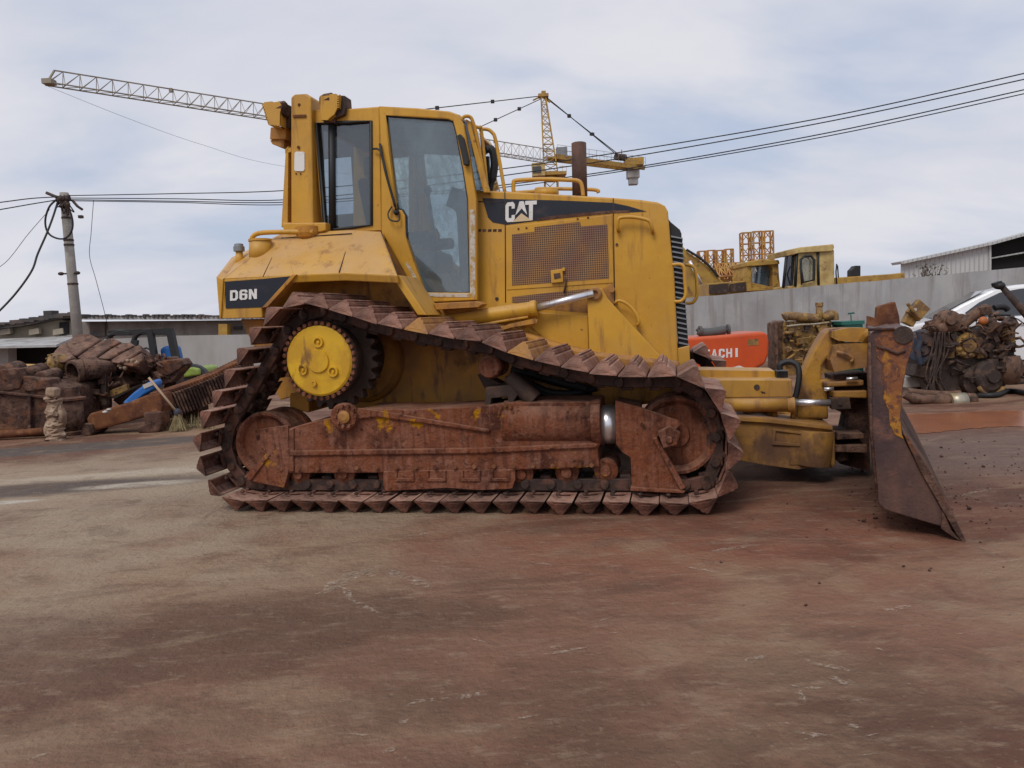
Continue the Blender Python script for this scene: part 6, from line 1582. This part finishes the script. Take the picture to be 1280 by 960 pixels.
# pipe odds and ends under the engine
# ---------------------------------------------------------------- white car
cx0 = gx(1165, 11.9); CARX = cx0.x
car = thing('parked_car', Vector((CARX + 1.2, 11.4, 0)), 'white saloon car parked in front of the wall, half hidden by the brown engine', 'car')
CR = Matrix.Rotation(R(-24), 3, 'Z'); CY = CR @ Vector((0, 1, 0)); CB = Vector((CARX, 11.9, 0))
def cpt(x, z, y=0): return CB + CR @ Vector((x, y, z))
def cprism(mb, prof, y0, y1, in0=0.0, in1=0.0):
    A = [cpt(x, z, y0) for x, z in prof]; mb.prism(A, [cpt(x, z, y1) for x, z in prof])
BODY = [(-1.02,.30),(-1.06,.50),(-1.0,.70),(-.55,.86),(.0,.96),(1.0,.98),(2.2,1.02),(2.95,1.03),(3.35,.98),(3.42,.7),(3.38,.35),(3.0,.22),(2.75,.22),(2.72,.40),(2.55,.60),(2.30,.64),(2.05,.58),(1.92,.40),(1.90,.22),(.16,.22),(.14,.40),(-.02,.58),(-.26,.64),(-.50,.58),(-.66,.40),(-.68,.24)]
mb = MB(); cprism(mb, BODY, 0, 1.75); body = mb.build('body', M_CARP, car, bevel=.05, seg=3)
ROOFP = [(.0,.955),(.42,1.20),(.80,1.39),(1.15,1.465),(1.7,1.48),(2.2,1.44),(2.7,1.27),(3.1,1.02)]
mb = MB()
A = [cpt(x, z, .06 + (z - .95) * .30) for x, z in ROOFP]; B = [cpt(x, z, 1.69 - (z - .95) * .30) for x, z in ROOFP]
mb.prism(A, B); mb.build('roof', M_CARP, car, bevel=.04, seg=3)
def cwin(name, prof, mt=M_CARGL, e=.006):
    m_ = MB(); A = [cpt(x, z, .06 + (z - .95) * .30 - e) for x, z in prof]; m_.prism(A, [p + CY * .004 for p in A]); return m_.build(name, mt, car)
cwin('side_window', [(.36,.985),(.66,1.22),(.95,1.36),(1.20,1.40),(1.36,1.41),(1.36,1.0)])
cwin('side_window', [(1.44,1.0),(1.44,1.41),(1.75,1.41),(2.10,1.37),(2.45,1.26),(2.70,1.06),(2.66,1.02)])
m_ = MB(); A = [cpt(.05, .985, .16), cpt(.76, 1.385, .26), cpt(.76, 1.385, 1.5), cpt(.05, .985, 1.6)]; m_.prism([p + CR @ Vector((-.012, 0, .018)) for p in A], [p + CR @ Vector((-.008, 0, .012)) for p in A]); m_.build('windscreen', M_CARGL, car)
m_ = MB(); p = cpt(.36, 1.03, -.05); m_.ball(p, .11, (1.05, .7, .62), .05, 14); m_.build('wing_mirror', M_CARP, car)
m_ = MB()
m_.tube([cpt(1.40, .985, -.004), cpt(1.40, .30, -.004)], .006, 4); m_.tube([cpt(.30, .97, -.004), cpt(.26, .34, -.004)], .006, 4); m_.tube([cpt(-.9, .30, -.004), cpt(3.3, .30, -.004)], .02, 4); m_.build('door_seams', M_BLK, car)
for hx in (1.2, 2.3):
    m_ = MB(); m_.box(cpt(hx, .87, -.015), (.20, .03, .035), CR); m_.build('door_handle', M_CARP, car, bevel=.01)
for hx in (-.26, 2.31):
    m_ = MB(); c = cpt(hx, .31, .02); m_.lathe(c, CY, [(0, .21), (0, .29), (.03, .315), (.18, .315), (.2, .29), (.2, .1)], 32); wl = m_.build('wheel', M_BLK, car)
    m_ = MB(); m_.lathe(c + CY * .02, CY, [(0, .02), (0, .05), (.03, .06), (.03, .17), (.0, .2), (.0, .215), (.06, .21)], 24)
    for k in range(5):
        t = k * 1.2566; m_.box(c + CR @ Vector((math.cos(t) * .12, .02, math.sin(t) * .12)), (.19, .03, .05), CR @ Matrix.Rotation(-t, 3, 'Y'))
    m_.build('rim', M_GREY, wl)
m_ = MB(); m_.box(cpt(-.92, .68, .04), (.22, .06, .11), CR @ Matrix.Rotation(-.3, 3, 'Y')); m_.build('headlight', M_GLASSF, car, bevel=.02)
# ================================================================== SKY, LIGHT, CAMERA
w = bpy.data.worlds.new("World"); SC.world = w; w.use_nodes = True
nt = w.node_tree; L = nt.links.new; bg = nt.nodes['Background']
SUN_EL, SUN_AZ = R(50), R(208)            # compass-like: sun behind the camera, to its left
sky = _n(nt, 'ShaderNodeTexSky'); sky.sky_type = 'NISHITA'; sky.sun_disc = False
sky.sun_elevation = SUN_EL; sky.sun_rotation = SUN_AZ; sky.altitude = 20; sky.air_density = 1.2; sky.dust_density = 2.0
co = _n(nt, 'ShaderNodeTexCoord'); sx = _n(nt, 'ShaderNodeSeparateXYZ'); L(co.outputs['Generated'], sx.inputs[0])
mz = _n(nt, 'ShaderNodeMath', operation='MAXIMUM'); L(sx.outputs['Z'], mz.inputs[0]); mz.inputs[1].default_value = 0.0
az = _n(nt, 'ShaderNodeMath', operation='ADD'); L(mz.outputs[0], az.inputs[0]); az.inputs[1].default_value = .30
dx = _n(nt, 'ShaderNodeMath', operation='DIVIDE'); L(sx.outputs['X'], dx.inputs[0]); L(az.outputs[0], dx.inputs[1])
dy = _n(nt, 'ShaderNodeMath', operation='DIVIDE'); L(sx.outputs['Y'], dy.inputs[0]); L(az.outputs[0], dy.inputs[1])
cb = _n(nt, 'ShaderNodeCombineXYZ'); L(dx.outputs[0], cb.inputs[0]); L(dy.outputs[0], cb.inputs[1])
def cloud(scale, loc, lo, hi, det=5.0, st=(1, 1, 1), rough=.55):
    mp = _n(nt, 'ShaderNodeMapping'); mp.inputs['Location'].default_value = loc; mp.inputs['Scale'].default_value = st; L(cb.outputs[0], mp.inputs[0])
    nz = _n(nt, 'ShaderNodeTexNoise', Scale=scale, Detail=det, Roughness=rough, Distortion=.3); L(mp.outputs[0], nz.inputs['Vector'])
    mr = _n(nt, 'ShaderNodeMapRange'); mr.interpolation_type = 'SMOOTHSTEP'
    mr.inputs['From Min'].default_value = lo; mr.inputs['From Max'].default_value = hi; L(nz.outputs[0], mr.inputs[0]); return mr.outputs[0]
# scale the physical sky first, then lay cloud over most of it
ss = _n(nt, 'ShaderNodeMix', data_type='RGBA', blend_type='MULTIPLY'); ss.inputs[0].default_value = 1; L(sky.outputs[0], ss.inputs[6]); ss.inputs[7].default_value = (1, 1, 1, 1)
cg = _n(nt, 'ShaderNodeMix', data_type='RGBA'); cg.inputs[6].default_value = (6.2, 6.35, 7.1, 1); cg.inputs[7].default_value = (6.95, 6.95, 7.45, 1)
L(cloud(1.5, (2.1, .4, 0), .36, .64, 5, (1, 1.5, 1)), cg.inputs[0])
cx = _n(nt, 'ShaderNodeMix', data_type='RGBA'); L(cloud(1.1, (6.3, 2.2, 0), .30, .58, 5, (.8, 1.3, 1)), cx.inputs[0])
bl = _n(nt, 'ShaderNodeMix', data_type='RGBA'); bl.inputs[0].default_value = .8; L(ss.outputs[2], bl.inputs[6]); bl.inputs[7].default_value = (4.7, 5.35, 6.9, 1)
L(bl.outputs[2], cx.inputs[6]); L(cg.outputs[2], cx.inputs[7])
L(cx.outputs[2], bg.inputs['Color']); bg.inputs['Strength'].default_value = .10
sl = bpy.data.lights.new('sun', 'SUN'); sl.energy = 1.5; sl.angle = R(24); sl.color = (1, .94, .85)
so = bpy.data.objects.new('sun', sl); COL.objects.link(so)
sd = Vector((math.sin(SUN_AZ) * math.cos(SUN_EL), math.cos(SUN_AZ) * math.cos(SUN_EL), math.sin(SUN_EL)))
so.rotation_euler = sd.to_track_quat('Z', 'Y').to_euler()
cam = bpy.data.cameras.new('camera'); cam.sensor_fit = 'HORIZONTAL'; cam.sensor_width = 36; cam.lens = 36 * FPX / 1280; cam.clip_start = .05; cam.clip_end = 2000
cobj = bpy.data.objects.new('camera', cam); COL.objects.link(cobj)
m = Matrix((RT, UP, -FW)).transposed().to_4x4(); m.translation = EYE; cobj.matrix_world = m
SC.camera = cobj
SC.view_settings.view_transform = 'Standard'; SC.view_settings.look = 'None'; SC.view_settings.gamma = 1; SC.view_settings.exposure = 0.10
SC.cycles.max_bounces = 8; SC.cycles.transparent_max_bounces = 12
SC.cycles.caustics_reflective = False; SC.cycles.caustics_refractive = False
